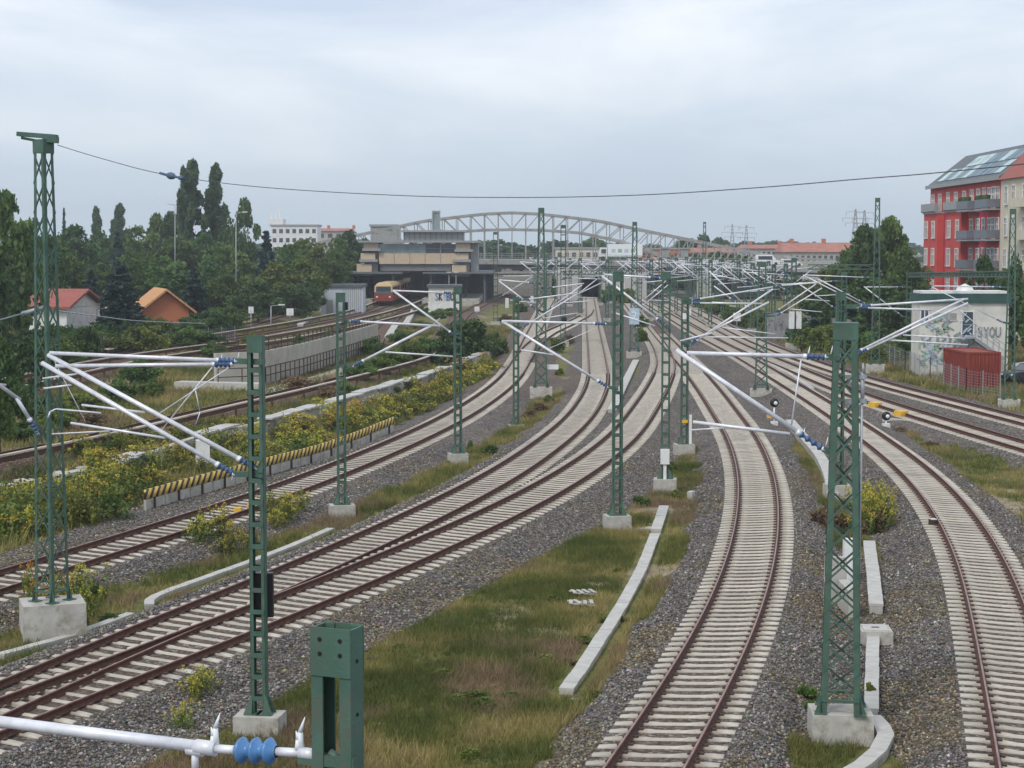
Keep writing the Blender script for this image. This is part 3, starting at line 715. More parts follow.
for x, y, s in ((214,746,1), (299,750,1)):
    h = MB()
    base_ = A.P((x, y))
    for dx, top in ((-3, -19), (6, -33)):
        t = A.P((x+dx, y+top)); 
        h.tube(base_+Vector((dx*.002,0,0)), base_.lerp(t, .55)+Vector((-dx*.0016,0,0)), .016, 8, 0, .013); h.tube(base_.lerp(t, .55)+Vector((-dx*.0016,0,0)), t, .013, 8, 0, .002)
    h.build('arcing_horn', 'white', cobj, world_loc(m0))

# --- tall anchor mast on the left
r1, Y1, _ = mast('tall lattice anchor mast at left with a short crossarm on top', (53,634), 140, (1.6,1.3,.95), 'lattice', R(59), w=.62, wt=.33, n=15, leg=.085, br=.03, frz=R(20))
m = MB(); zt = at(48, 136, Y1).z
pL, pR = at(18, 134, Y1), at(57, 137, Y1)
m.bar(pL, pR, .32, .11); m.bar(at(22, 138, Y1), at(38, 141, Y1), .2, .07); m.bar(at(44,139,Y1), at(57.5,140,Y1), .34, .16)
m.build('crossarm', 'mast', r1)
# --- mast with double cantilever, left foreground
r2, Y2, _ = mast('slender green mast with double white cantilever reaching left before the tall anchor mast', (260,727), 336, (.98,.7,.42), 'batten', R(-8), w=.33, n=17, d=.2)
A = Arm(r2, 262, 48, Y2, 1.7, .042)
A.held((236,361), (50,353), (262,362)); A.held((232,364), (56,366), None)
A.held((256,468), (48,355), (262,470), .05); A.held((234,474), (42,363), (262,474), .05)
A.tube((82,405), (145,412.5), .026); A.tube((71,423), (165,438), .028); A.tube((43,378.5), (76,374), .022); A.tube((44,388.5), (71,385), .022)
for p, q in (((48,418),(50,412)),((50,412),(56,409)),((56,409),(101,413))): A.tube(p, q, .018)
A.tube((52,434), (110,431), .015)
A.rod((157,415), (236,363)); A.rod((160,432), (214,365)); A.rod((53,358), (85,421), .008); A.rod((195,388), (200,412), .01); A.rod((200,412), (196,424), .01)
cb = A.done()
for x, y in ((221,361), (238,359), (249,362), (232,480)):
    h = MB(); h.tube(A.P((x, y)), A.P((x+1, y-7)), .02, 6, 0, .004); h.build('arcing_horn', 'white', cb, world_loc(r2))
bx = MB(); q = at(263, 596, Y2); bx.box((q.x, q.y+.16, q.z), (.40, .18, .95)); bx.build('control_box', 'black', r2)
# --- the others in the nearer rows
r3, Y3, _ = mast('slender mast beside the striped barrier with a cantilever reaching right', (342,515), 293, (.95,.75,.5), 'batten', R(12), w=.34, n=16)
A = Arm(r3, 343, 440, Y3, .6, .045)
A.held((350,321), (440,326), (343,321)); A.held((353,366), (431,326), (343,367), .05); A.tube((385,352), (453,356.5), .032); A.rod((385,352),(400,341)); A.done()
bx = MB(); q = at(343.5, 306, Y3); bx.box((q.x+.12, q.y-.14, q.z), (.12,.1,.3)); bx.build('junction_box', 'black', r3)
r4, Y4, _ = mast('slender mast between the goldenrod and the leftmost track, its cantilever reaching up left', (458,462), 287, (.85,.75,.55), 'batten', R(15), w=.36, n=16)
A = Arm(r4, 460, 393, Y4, .8, .05)
A.held((457,337), (393,290.5), (460,338)); A.held((452,293), (393,290.5), (460,293), .04); A.tube((361,322), (440,326.8), .035); A.rod((432,326),(440,318)); A.done()
r5, Y5, _ = mast('slender mast on a pale footing at the far end of the grass island', (617,528), 272, (.9,.75,.55), 'batten', R(10), w=.36, n=17)
A = Arm(r5, 617, 502, Y5, 1.2, .045)
A.held((608,387), (502,321), (617,389), .05); A.held((606,323.8), (502,321), (617,324)); A.tube((521,350), (548,354), .03); A.tube((548,354),(561,355.5),.02); A.rod((548,349), (596,328)); A.done()
r6, Y6, _ = mast('mast carrying a white relay box just above its concrete footing', (665,492), 272, (.95,.8,.62), 'batten', R(-6), w=.36, n=17)
A = Arm(r6, 668, 602, Y6, .8, .045)
A.held((665,325), (602,276), (668,328), .05); A.held((660,278), (604,274.5), (668,279)); A.tube((612,312), (655,326), .03); A.done()
bx = MB(); q = at(664.5, 456, Y6); bx.box((q.x, q.y-.22, q.z), (.36, .22, .62)); bx.box((q.x,q.y-.22,q.z-.72), (.12,.1,.8)); bx.build('relay_box', 'offwhite', r6)
r7, Y7, _ = mast('mast with a yellow tag at the centre of the wires, two long cantilevers reaching right', (684,454), 297, (.95,.8,.6), 'batten', R(5), w=.36, n=14)
A = Arm(r7, 685, 773, Y7, .3, .05)
A.held((690,345), (773,289), (685,346)); A.held((692,341), (769,302), (685,343)); A.held((692,300), (773,287), (685,300), .04); A.held((692,303), (762,303.5), (685,303), .04)
A.tube((708,337), (788,338), .035); A.tube((722,327.5), (775,334), .03); A.done()
bx = MB(); q = at(684.5, 421, Y7); bx.box((q.x, q.y-.2, q.z), (.28,.12,.14)); bx.build('yellow_tag', 'yellow', r7)
bx = MB(); q = at(690, 429, Y7); bx.box((q.x, q.y-.2, q.z), (.13,.1,1.45)); bx.build('white_marker', 'offwhite', r7)
bx = MB(); q = at(684, 316, Y7); bx.box((q.x, q.y-.2, q.z), (.16,.16,.3)); bx.build('white_box', 'offwhite', r7)
r8, Y8, _ = mast('tall broad lattice mast standing before the bridge arch, left of the tunnel track', (541,398), 208, (1.5,1.2,.85), 'lattice', R(-1), w=.85, wt=.36, n=14, leg=.10, br=.045)
A = Arm(r8, 541, 499, Y8, .8, .05)
A.held((536,309), (499,281), (541,311)); A.held((535,283), (499,280), (541,284), .045); A.tube((510,300), (536,303), .035); A.done()
A = Arm(r8, 541, 590, Y8, -.4, .05)
A.held((547,311), (582,285), (541,312)); A.held((547,288), (584,283.5), (541,288), .045); A.tube((560,303), (590,301), .035); A.done()
bx = MB(); q = at(552.5, 367, Y8); bx.box((q.x, q.y, q.z), (.8,.4,.3)); bx.build('signal_platform', 'offwhite', r8)
r9, Y9, _ = mast('thin mast standing right beside the leftmost track, below the broad lattice mast', (516,427), 297, (.8,.7,.2), 'batten', R(10), w=.34, n=15)
A = Arm(r9, 516, 577, Y9, .3, .045)
A.held((523,327), (577,294), (516,328)); A.held((522,300), (577,293), (516,300), .04); A.tube((545,318), (578,313), .03); A.done()
r10, Y10, _ = mast('big green X-braced mast on a concrete block in the right foreground', (840,737), 323, (1.25,1.0,.62), 'lattice', R(-10.5), w=.80, wt=.46, n=12, leg=.125, br=.042, plate=.34, frz=R(-3))
A = Arm(r10, 832, 676, Y10, .5, .05)
A.held((823,449), (676,350), (832,453), .052, .6); A.held((826,357), (687,353), (836,357.5), .045); A.tube((693,422), (790,434), .036); A.tube((691,430),(738,427),.016); A.tube((680,341),(712,333),.018)
A.rod((801,360), (791,428), .018)
cb = A.done()
for x, y in ((808,355), (831,354), (803,437), (826,446)): h = MB(); h.tube(A.P((x,y)), A.P((x+2,y-9)), .025, 6, 0, .005); h.build('arcing_horn', 'white', cb, world_loc(r10))
tw = MB(); q = at(863, 380, Y10)
for yy in (377, 401): a_ = at(846, yy, Y10); b_ = at(866, yy, Y10-.3); tw.bar(a_, b_, .10, .09)
tw.tube(at(862.5, 372, Y10-.25), at(858, 640, Y10-.25), .026, 8); tw.tube(at(862.5,372,Y10-.25), at(862.5,404,Y10-.25), .042, 8); tw.tube(at(863,363,Y10-.25), at(863,373,Y10-.25), .02, 6, 0, .05)
tw.build('cable_pipe', 'steel', r10)
r11, Y11, _ = mast('mast hidden behind the big X-braced mast, its twin cantilever rising to the right', (838,497), 292, (1.0,.9,.6), 'batten', R(10), w=.36, n=15)
A = Arm(r11, 842, 965, Y11, -.3, .05)
A.held((852,354.5), (964,299), (842,359)); A.held((858,353.5), (968,303), (842,359)); A.held((861,306), (968,299), (842,306), .045); A.held((858,307.5), (932,310), (842,307), .04)
A.tube((888,340), (968,345), .034); A.tube((903,335), (965,338.5), .028); A.done()
r12, Y12, _ = mast('twin legged lattice mast beyond the dwarf signal with cantilevers on both sides', (761,396), 262, (1.5,1.0,.5), 'lattice', R(-8), w=.86, wt=.5, n=11, leg=.09, br=.04)
A = Arm(r12, 763, 818, Y12, 0, .045)
A.held((774,313), (816,284), (763,314)); A.held((776,316), (822,288), (763,316)); A.held((776,286), (820,282.5), (763,287), .04); A.tube((790,309), (822,312), .032); A.done()
A = Arm(r12, 763, 709, Y12, 0, .045)
A.held((750,310), (709,271), (763,311)); A.held((735,302), (714,286), None); A.held((752,283), (712,274), (763,283), .04); A.tube((712,302), (745,304), .032); A.done()
r13, Y13, _ = mast('mast with two pale grey cabinets half way up, in front of the graffiti wall', (793,350), 258, (1.4,1.0,.7), 'batten', R(0), w=.5, n=14, d=.4)
bx = MB()
for x in (791, 798): q = at(x, 320, Y13); bx.box((q.x, q.y-.4, q.z), (.5,.4,1.7))
bx.build('grey_cabinets', 'offwhite', r13)
A = Arm(r13, 794, 742, Y13, 0, .05); A.held((788,291), (752,272), (794,291)); A.held((788,275), (742,272), (794,275), .05); A.tube((745,292), (780,289), .035); A.done()
r14, Y14, _ = mast('tall lattice mast in front of the big trees left of the red apartment house', (875,372), 198, (1.5,1.1,.75), 'lattice', R(-11), w=.76, wt=.36, n=15, leg=.095, br=.045)
A = Arm(r14, 877, 803, Y14, .3, .05)
A.held((866,307), (803,275), (877,309)); A.held((864,303), (818,279), None); A.held((868,277.5), (805,275), (877,278), .045); A.tube((815,296), (850,294), .035); A.done()
r15, Y15, _ = mast('lattice mast before the parked car at the right edge', (1009,405), 209, (1.4,1.1,.5), 'lattice', R(-15), w=.72, wt=.36, n=13, leg=.09, br=.04)
A = Arm(r15, 1010, 932, Y15, .5, .04)
A.held((1002,322), (932,287), (1010,324), .03); A.held((1000,287), (934,286), (1010,287)); A.rod((960,310), (1000,345), .02); A.done()
r16, Y16, _ = mast('slender mast seen just above the top of the big X-braced mast', (843,362), 272, (.9,.9,.5), 'batten', R(0), w=.5, n=12)
A = Arm(r16, 843, 781, Y16, 0, .05); A.held((836,309), (799,284), (843,310)); A.held((836,281), (781,284.5), (843,281), .045); A.tube((803,299), (830,301), .04); A.done()
r17, Y17, _ = mast('tall lattice mast rising against the right half of the bridge arch', (634,358), 222, (1.4,1.1,.6), 'lattice', R(-4), w=.82, wt=.38, n=14, leg=.10, br=.045)
A = Arm(r17, 634, 667, Y17, 0, .05); A.held((626,309), (626,309.1), None) if False else None
A.held((639,304), (666,281), (634,305)); A.held((640,308), (668,285), (634,309)); A.held((639,283), (668,280), (634,283), .045); A.tube((650,300), (670,301), .035); A.done()
sg = MB(); q = at(634, 316, Y17); sg.box((q.x, q.y-.5, q.z), (.9,.04,1.5)); s_ = sg.build('number_plate', 'graf_pale', r17)
fc = bpy.data.curves.new('digit_two', 'FONT'); fc.body = '2'; fc.size = 1.1; fc.extrude = .01; fc.align_x = 'CENTER'; fc.align_y = 'CENTER'
fo = bpy.data.objects.new('digit', fc); COL.objects.link(fo); dg = bpy.context.evaluated_depsgraph_get(); me_ = bpy.data.meshes.new_from_object(fo.evaluated_get(dg)); bpy.data.objects.remove(fo); fo = bpy.data.objects.new('digit', me_); COL.objects.link(fo); fo.data.materials.clear(); fo.data.materials.append(M['white']); fo.parent = s_
fo.location = (q.x-r17.location.x, q.y-.54-r17.location.y, q.z-r17.location.z); fo.rotation_euler = (PI/2,0,0)
r18, Y18, _ = mast('thin tall mast left of the dark tunnel mouth', (563,346), 225, (1.2,1,.5), 'batten', 0, w=.55, n=16, d=.4)
A = Arm(r18, 563, 597, Y18, 0, .05); A.held((567,303), (597,279), (563,303)); A.held((568,299), (601,283), None); A.held((568,278), (600,279), (563,278), .05); A.tube((575,297), (598,298), .04); A.done()
bx = MB(); q = at(564, 320, Y18); bx.box((q.x, q.y-.5, q.z), (.55,.3,.6)); bx.build('control_box', 'black', r18)
r19, Y19, _ = mast('far lattice mast breaking the skyline right of the bridge arch end', (704,301), 222, (1.4,1.2,.5), 'lattice', R(-6), w=.9, wt=.5, n=12, leg=.14, br=.06)
r20, Y20, _ = mast('thin mast by the station platforms left of the broad lattice mast', (495.5,324), 232, (1.2,1,.5), 'batten', 0, w=.6, n=14, d=.4)
A = Arm(r20, 495, 531, Y20, 0, .05); A.held((500,297), (532,277), (495,298)); A.held((500,276), (534,276), (495,276), .05); A.done()
r21, Y21, _ = mast('mast left of the white graffiti cabin, under the big trees', (908,356), 273, (1,.9,.5), 'batten', 0, w=.5, n=13)
A = Arm(r21, 908, 864, Y21, 0, .05); A.held((902,316), (864,286.5), (908,318)); A.held((902,287), (866,287), (908,287), .045); A.done()

# --- far masts of the same kind, copied along the lines under the bridge
def proto(two):
    root = bpy.data.objects.new('catenary_mast', None)
    col_ = batten_mb(7.8, .5, .34, 13, .14); col_.v = [(x,y,z+.4) for x,y,z in col_.v]
    meshes = {'lattice_column': col_.mesh('far_column', ['mast'])}
    f = MB(); f.boxz(-.5,.5,-.45,.45,-.3,.42); meshes['footing'] = f.mesh('far_footing', ['conc'])
    out = []
    for s in ((1,-1) if two else (1,)):
        t, i_ = MB(), MB()
        t.tube((s*.75,0,7.5), (s*3.6,0,7.75), .06, 6); t.tube((s*.8,0,5.6), (s*3.5,0,7.7), .07, 6); t.tube((s*1.6,0,5.9), (s*4.1,0,5.7), .045, 6); t.tube((s*2.2,0,6.6),(s*2.0,0,5.9),.03,5)
        insulator(i_, (s*.25,0,7.45), (s*.75,0,7.5), .12, 3); j_ = MB(); insulator(j_, (s*.25,0,5.2), (s*.8,0,5.6), .12, 3)
        out.append((t.mesh('far_cantilever', ['tube']), (i_.mesh('far_insulator', ['blue']), j_.mesh('far_insulator', ['blue']))))
    return meshes, out
PR1, PR2 = proto(False), proto(True)
FAR = [(700,322,'farright',1),(722,318,'outer',0),(660,318,'right',1),(648,305,'scurve',0),(672,300,'right',1),(690,299,'outer',1),(738,322,'outer',0),
       (580,318,'mid',0),(607,322,'mid',0),(610,303,'scurve',1),(556,308,'left',1),(545,318,'left',0),(716,303,'outer',1),(656,297,'right',0),(686,309,'farright',1),(733,307,'outer',1),(752,332,'outer',1),(773,336,'outer',0),(695,312,'farright',1),(710,330,'farright',0),(745,312,'outer',1),(640,314,'scurve',1),(651,322,'scurve',0),(676,316,'right',0),(668,306,'right',1),(700,305,'outer',1),(720,309,'farright',0),(785,330,'outer',1),(600,306,'mid',0),(570,306,'mid',1),(548,300,'left',1),(768,318,'outer',1),(758,322,'outer',1),(535,303,'left',0)]
for x, y, ln, two in FAR:
    p = gp(x, y, -.3); Lk = TR[ln]['line']; i = int(np.argmin(np.hypot(Lk[:,0]-p.x, Lk[:,1]-p.y))); t = tangents(Lk)[i]
    rz = math.atan2(t[1], t[0])-PI/2
    if not two:
        q = Lk[i]; side = (q[0]-p.x)*math.cos(rz)+(q[1]-p.y)*math.sin(rz)
        if side < 0: rz += PI
    meshes, arms = PR2 if two else PR1
    r = thing('catenary_mast', (p.x, p.y, gz(p.x, p.y)), 'distant mast with white cantilevers, one of the cluster before the bridge', 'mast', 'distant masts before the bridge', rz)
    for n_, me in meshes.items(): inst(n_, me, r)
    for ct, ims in arms:
        c_ = inst('cantilever', ct, r)
        for im in ims: inst('insulator', im, c_)
# cross beams and the span wire
def crossbeam(a, b, Ya, Yb, label, w=.35):
    p, q = at(a[0],a[1],Ya), at(b[0],b[1],Yb); m = MB()
    for dz in (-w/2, w/2):
        for dy in (-w/2, w/2): m.bar(p+Vector((0,dy,dz)), q+Vector((0,dy,dz)), .09)
    n = int((q-p).length/.8)
    for k in range(n):
        s, e = p.lerp(q, k/n), p.lerp(q, (k+1)/n); sg_ = 1 if k % 2 else -1
        for dy in (-w/2, w/2): m.bar(s+Vector((0,dy,sg_*w/2)), e+Vector((0,dy,-sg_*w/2)), .05)
    tag(m.build('cross_beam', 'mast', None, tuple(p)), label, 'cross beam', 'green cross beams between masts')
crossbeam((808,267), (876,267), Y14+2, Y14+.6, 'green cross beam left of the tall mast by the big trees')
crossbeam((908,275), (1010,274), Y21, Y15+.6, 'green cross beam in front of the red apartment house')
crossbeam((563,273), (634,272), Y18, Y17+.5, 'green cross beam above the dark tunnel mouth')
wm = MB(); a, b = at(57.5, 145, Y1), at(940, 173, 30.0); W = []
cp = [(57.5,145),(100,158),(165,174.5),(260,187),(400,195.5),(520,197.5),(640,195),(760,187.5),(860,179),(940,172.5),(1100,156)]
cw = [at(x, y, Y1+(30.0-Y1)*(x-57.5)/(940-57.5)) for x, y in cp]
def smooth3(P, n=8):
    out = []
    for i in range(len(P)-1):
        p0_, p1, p2, p3 = P[max(i-1,0)], P[i], P[i+1], P[min(i+2, len(P)-1)]
        for k in range(n):
            t = k/n; out.append(.5*((2*p1)+(-p0_+p2)*t+(2*p0_-5*p1+4*p2-p3)*t*t+(-p0_+3*p1-3*p2+p3)*t**3))
    return out+[P[-1]]
sw = smooth3(cw); wm.path(sw, .0095, 6)
wr = wm.build('span_wire', 'wiregrey', None, tuple(cw[0])); tag(wr, 'long dark span wire crossing the whole sky from the left anchor mast', 'wire')
im = MB(); ip = [at(x, y, Y1+(30.0-Y1)*(x-57.5)/(940-57.5)) for x, y in ((160,173),(167,175),(175,176.6),(183,178.5))]
im.lathe(ip[1], ip[2], [(0,.03),(.15,.07),(.5,.095),(.85,.07),(1,.03)], 10); im.tube(ip[0], ip[1], .035, 6); im.lathe(ip[2], ip[3], [(0,.03),(.5,.03),(.6,.06),(.9,.055),(1,.02)], 8)
im.build('insulator', 'slateblue', wr)
# low wire at far left, from outside the frame to the anchor mast, and across toward the houses
lw = MB(); P_ = [at(-60,336,Y1-3), at(25,313,Y1), at(50,306,Y1+.3)]; lw.path(P_, .02, 6); lw.tube(at(22,314,Y1), at(46,307,Y1), .06, 8)
P_ = smooth3([at(58,311,Y1+.3), at(90,315,Y1+18), at(140,321,Y1+38), at(205,323.5,Y1+58)]); lw.path(P_, .022, 5)
tag(lw.build('anchor_wire', 'steel', None, tuple(at(50,306,Y1))), 'thin wire passing the middle of the tall left mast', 'wire')
xs = Arm(r1, 53, -30, Y1, -1.5, .045); xs.tube((-40,357), (20,400), .05); xs.held((38,433), (16,397), (52,437), .05); xs.tube((-30,382),(6,385),.03); xs.done()
# ------------------------------------------------------------------ trackside concrete
def wline(px, z=None):
    out = []
    for x, y in px:
        p = gp(x, y, -.3); p.z = gz(p.x, p.y) if z is None else z; out.append(p)
    return out
def trough(px, w, h, label, m='conc_pale', slab=.5, group='cable troughs', lift=.04):
    P = wline(px); a = MB(); b = MB()
    if len(P) > 4 and px[0] != (873,722): P = smooth3(P, 3)
    for p, q in zip(P, P[1:]):
        CLEAR.extend([tuple(p.lerp(q,k/12)) for k in range(13)])
        n = max(1, int((q-p).length/slab))
        for k in range(n):
            s, e = p.lerp(q, k/n), p.lerp(q, (k+.985)/n); j = Vector((random.uniform(-.006,.006), random.uniform(-.006,.006), random.uniform(-.004,.006)))
            up = Vector((0,0,h+lift-.035)); b.bar(s+up+j, e+up+j, w, .07)
        a.bar(p+Vector((0,0,(h+lift-.222)/2)), q+Vector((0,0,(h+lift-.222)/2)), w*.9, h+lift+.078)
    r = thing('cable_trough', tuple(P[0]), label, 'cable trough', group)
    b.build('lids', m, r); a.build('channel', 'conc', r); return r
trough([(566,690),(583,667),(600,642),(617,614),(633,586),(643,564),(651,543),(655,534)], .35, .12, 'long pale cable trough edging the grass island, ending in the grass')
trough([(656,531),(660,520),(664,508)], .38, .14, 'short broken trough piece between the island and the mast with the relay box')
trough([(612,416),(620,398),(630,374),(636,362)], .55, .2, 'white trough strip between the S-shaped track and the tunnel track')
trough([(0,656),(70,636),(131,617)], .28, .1, 'thin kerb-like trough in front of the tall left mast footing')
trough([(149,607),(156,597),(205,578),(258,557),(300,541),(331,528)], .28, .1, 'thin trough running through weeds toward the striped barrier mast')
trough([(790,424),(806,444),(820,460),(829,478),(833,498)], .5, .28, 'white trough curving beside the dwarf signal down to the hidden mast')
trough([(869,545),(873,580),(876,614)], .40, .25, 'upper trough behind the square lid box')
trough([(873,642),(872,680),(871,716)], .32, .2, 'straight trough beside the big mast footing')
trough([(873,722),(882,732),(886,742),(878,756),(862,770),(840,782)], .34, .18, 'bent trough end at the bottom by the big mast footing')
trough([(748,355),(765,365),(790,378),(812,392)], .35, .06, 'flat pale strip between the right track and the twin legged mast')
def block(name, px, dims, label, cat, m='conc_pale', rz=0, lid=None, zb=-.3, group=None):
    p = gp(px[0], px[1], zb); p.z = gz(p.x, p.y); a = MB(); w_, d_, h_ = dims
    a.hexa([(-w_/2,-d_/2,-.2),(w_/2,-d_/2,-.2),(w_/2,d_/2,-.2),(-w_/2,d_/2,-.2),(-w_/2*.97,-d_/2*.97,h_),(w_/2*.97,-d_/2*.97,h_),(w_/2*.97,d_/2*.97,h_),(-w_/2*.97,d_/2*.97,h_)])
    if lid: a.boxz(-w_/2*.8, w_/2*.75, -d_/2*.8, d_/2*.8, h_, h_+.03, 1); a.boxz(-w_*.12, w_*.12, -d_*.08, d_*.05, h_+.03, h_+.035, 2)
    o = a.build(name, [m, lid or m, 'rust']); o.location = p; o.rotation_euler = (0,0,rz); return tag(o, label, cat, group)
block('cable_chamber', (875,640), (.82,.95,.34), 'square concrete chamber with pale lid joining two troughs by the big mast', 'cable chamber', 'conc', R(-4), 'conc_pale')
block('equipment_cabinet', (848,580), (.30,.35,1.35), 'white upright cabinet seen through the big X-braced mast', 'cabinet', 'offwhite')
block('retaining_panel', (835,602), (.62,.25,1.3), 'grey concrete panel standing behind the big X-braced mast', 'concrete panel', 'conc')
block('retaining_panel', (848,612), (.30,1.8,.75), 'low grey wall leading back behind the big X-braced mast', 'concrete panel', 'conc')
block('equipment_cabinet', (203,468), (.62,.45,1.45), 'white cabinet standing among yellow flowers on the left', 'cabinet', 'offwhite', R(15))
block('concrete_post', (691,497), (.22,.5,.3), 'small pale post between the two island masts', 'concrete post', 'conc_pale', R(-20))
block('concrete_plate', (645,527), (.9,.5,.06), 'flat white plate lying at the island tip', 'concrete plate', 'conc_pale', R(15))
block('concrete_plate', (209,742), (.5,.3,.05), 'pale plate lying in grass near the lower left corner', 'concrete plate', 'wood', R(35))
block('concrete_plate', (536,638), (.32,.14,.05), 'small white board lying alone in the island grass', 'board', 'wood', R(25))
block('concrete_plate', (580,696), (.5,.16,.05), 'loose white slab at the near end of the long trough', 'concrete plate', 'conc_pale', R(20))
block('concrete_sill', (357,347), (.6,.5,.9), 'small white block beside the junction of suburban tracks', 'concrete block', 'offwhite')
for i, (x, y, rz, lb) in enumerate(((583,596,25,'heap of broken white pallet boards in the island grass, rear piece'),(581,607,10,'broken white pallet boards in the island grass, front piece'))):
    p = gp(x, y, -.35); p.z = gz(p.x, p.y)+.16; a = MB()
    for k in range(4): a.box((-.3+k*.2, random.uniform(-.05,.05), .02+.012*k), (.11, .42, .025), random.uniform(-.25,.25))
    for k in (-.16,.14): a.box((0, k, 0.0), (.75,.08,.03), random.uniform(-.1,.1))
    o = a.build('pallet', 'conc_pale'); o.location = p; o.rotation_euler = (R(4), R(6), R(rz)); tag(o, lb, 'pallet', 'pallet pieces')
# striped barrier: panels with yellow and black diagonal bands on posts, concrete blocks beneath
def stripe_mat():
    m = bpy.data.materials.new('black_yellow_stripes'); m.use_nodes = True; N = m.node_tree.nodes; L = m.node_tree.links
    a = N.new('ShaderNodeAttribute'); a.attribute_name = 'band'; sp = N.new('ShaderNodeSeparateColor'); L.new(a.outputs['Color'], sp.inputs['Color'])
    ad = N.new('ShaderNodeMath'); ad.operation = 'MULTIPLY_ADD'; L.new(sp.outputs[1], ad.inputs[0]); ad.inputs[1].default_value = -.6; L.new(sp.outputs[0], ad.inputs[2])
    fr = N.new('ShaderNodeMath'); fr.operation = 'FRACT'; L.new(ad.outputs[0], fr.inputs[0]); gt = N.new('ShaderNodeMath'); gt.operation = 'GREATER_THAN'; L.new(fr.outputs[0], gt.inputs[0]); gt.inputs[1].default_value = .55
    mx = N.new('ShaderNodeMixRGB'); L.new(gt.outputs[0], mx.inputs[0]); mx.inputs[1].default_value = (.66,.45,.10,1); mx.inputs[2].default_value = (.035,.035,.03,1)
    L.new(mx.outputs[0], N['Principled BSDF'].inputs['Base Color']); N['Principled BSDF'].inputs['Roughness'].default_value = .6; return m
M['stripe'] = stripe_mat()
sp_ = smooth3(wline([(145,508),(190,496),(235,484),(280,471),(320,459),(360,447),(394,437)]), 4)
nseg = 0
root = thing('striped_barrier', tuple(sp_[0]), 'long low barrier striped yellow and black along the leftmost mainline track', 'barrier')
cum = 0; posts = MB(); base_ = MB(); PV = []; PF = []; PA = []
for p, q in zip(sp_, sp_[1:]):
    L_ = (q-p).length; d = (q-p).normalized(); nx = Vector((d.y,-d.x,0))*.04; b0 = len(PV); t0, t1 = cum/.47, (cum+L_)/.47
    for e, t in ((p, t0), (q, t1)):
        for s in (1,-1):
            for zc, v in ((.42,0),(.80,1)): PV.append(tuple(e+nx*s+Vector((0,0,zc)))); PA.append((t, v, 0, 1))
    for f in ((0,4,5,1),(2,3,7,6),(1,5,7,3),(0,2,6,4),(0,1,3,2),(4,6,7,5)): PF.append([b0+i for i in f])
    nseg += 1
    if nseg % 2 == 0: pb = MB(); pb.bar(p+Vector((0,0,-.2))-nx*-1.5, p+Vector((0,0,.44))-nx*-1.5, .09); pb.build('post', 'clip', root)
    base_.bar(p+Vector((0,0,.12)), p.lerp(q,.9)+Vector((0,0,.12)), .10, .56); cum += L_
PV = np.array(PV); inst('striped_panels', np_mesh('striped_panels', PV-np.array(sp_[0]), np.array(PF), ['stripe'], {'band': np.array(PA, float)}), root)
base_.build('concrete_footing', 'conc', root)
# low slab wall through the goldenrod
wl = smooth3(wline([(-40,512),(0,503),(60,492),(128,472),(200,447),(262,432),(330,412),(400,392),(450,374),(497,354)]), 5)
root = thing('slab_wall', tuple(wl[3]), 'low weathered concrete wall topped with uneven slabs among goldenrod', 'wall')
a, b = MB(), MB()
for i, (p, q) in enumerate(zip(wl, wl[1:])):
    a.bar(p+Vector((0,0,.15)), q+Vector((0,0,.15)), .35, 1.2)
    n = max(1, int((q-p).length/1.9))
    for k in range(n):
        if random.random() < .3: continue
        s, e = p.lerp(q, (k+.04)/n), p.lerp(q, (k+.92)/n); j = Vector((random.uniform(-.15,.15), random.uniform(-.15,.15), .80+random.uniform(0,.09)))
        b.bar(s+j, e+j+Vector((0,0,random.uniform(-.03,.05))), .9, .10)
a.build('wall_face', 'conc', root); b.build('top_slabs', 'slab', root)
# fenced concrete retaining wall by the suburban tracks
def wall_between(px, z0, z1, th, label, name='retaining_wall', m='conc', cat='wall'):
    P = [gp(x, y, -.3) for x, y in px]; a = MB()
    for p, q in zip(P, P[1:]): a.bar(Vector((p.x,p.y,(z0+z1)/2)), Vector((q.x,q.y,(z0+z1)/2)), th, z1-z0)
    return tag(a.build(name, m, None, tuple(P[0])), label, cat), P
_, P = wall_between([(215,386),(262,384),(300,374),(340,361),(376,348)], -.5, 2.1, .4, 'pale concrete wall with a dark railing, holding back the suburban tracks', m='wallpale')
def railing(P, h, gap, label, name='railing', mt='clip', z=None, bars=2, cat='railing'):
    a = MB()
    for p, q in zip(P, P[1:]):
        n = max(1, int((q-p).length/gap)); z0 = lambda t: (-.3 if z is None else z)
        for k in range(n+1): s = p.lerp(q, k/n); a.bar((s.x,s.y,z0(0)), (s.x,s.y,z0(0)+h), .07)
        for k in range(bars): zz_ = z0(0)+h*(1-k*.45); a.bar((p.x,p.y,zz_), (q.x,q.y,zz_), .07)
        a.bar((p.x,p.y,z0(0)+.1), (q.x,q.y,z0(0)+.1), .07)
    return tag(a.build(name, mt, None, tuple(P[0])), label, cat)
railing([p+Vector((.5,-1.6,0)) for p in P], 1.35, 1.25, 'dark railing running in front of the pale concrete wall')
railing([p+Vector((0,.1,0)) for p in P], .9, 1.6, 'thin railing on top of the pale concrete wall', z=2.1)
wall_between([(178,387),(262,389)], -.4, .12, 1.3, 'pale slab lying level before the railing of the concrete wall', 'concrete_slab', 'conc_pale', 'slab')
wall_between([(265,392),(290,387),(330,376),(360,366)], -.6, -.3, 2.6, 'broken concrete path below the railing', 'concrete_path', 'conc', 'path')[0]['kind'] = 'structure'
wall_between([(20,373),(50,372)], -.5, .5, .6, 'pale low wall by the red roofed house at the left', 'garden_wall', 'conc_pale')
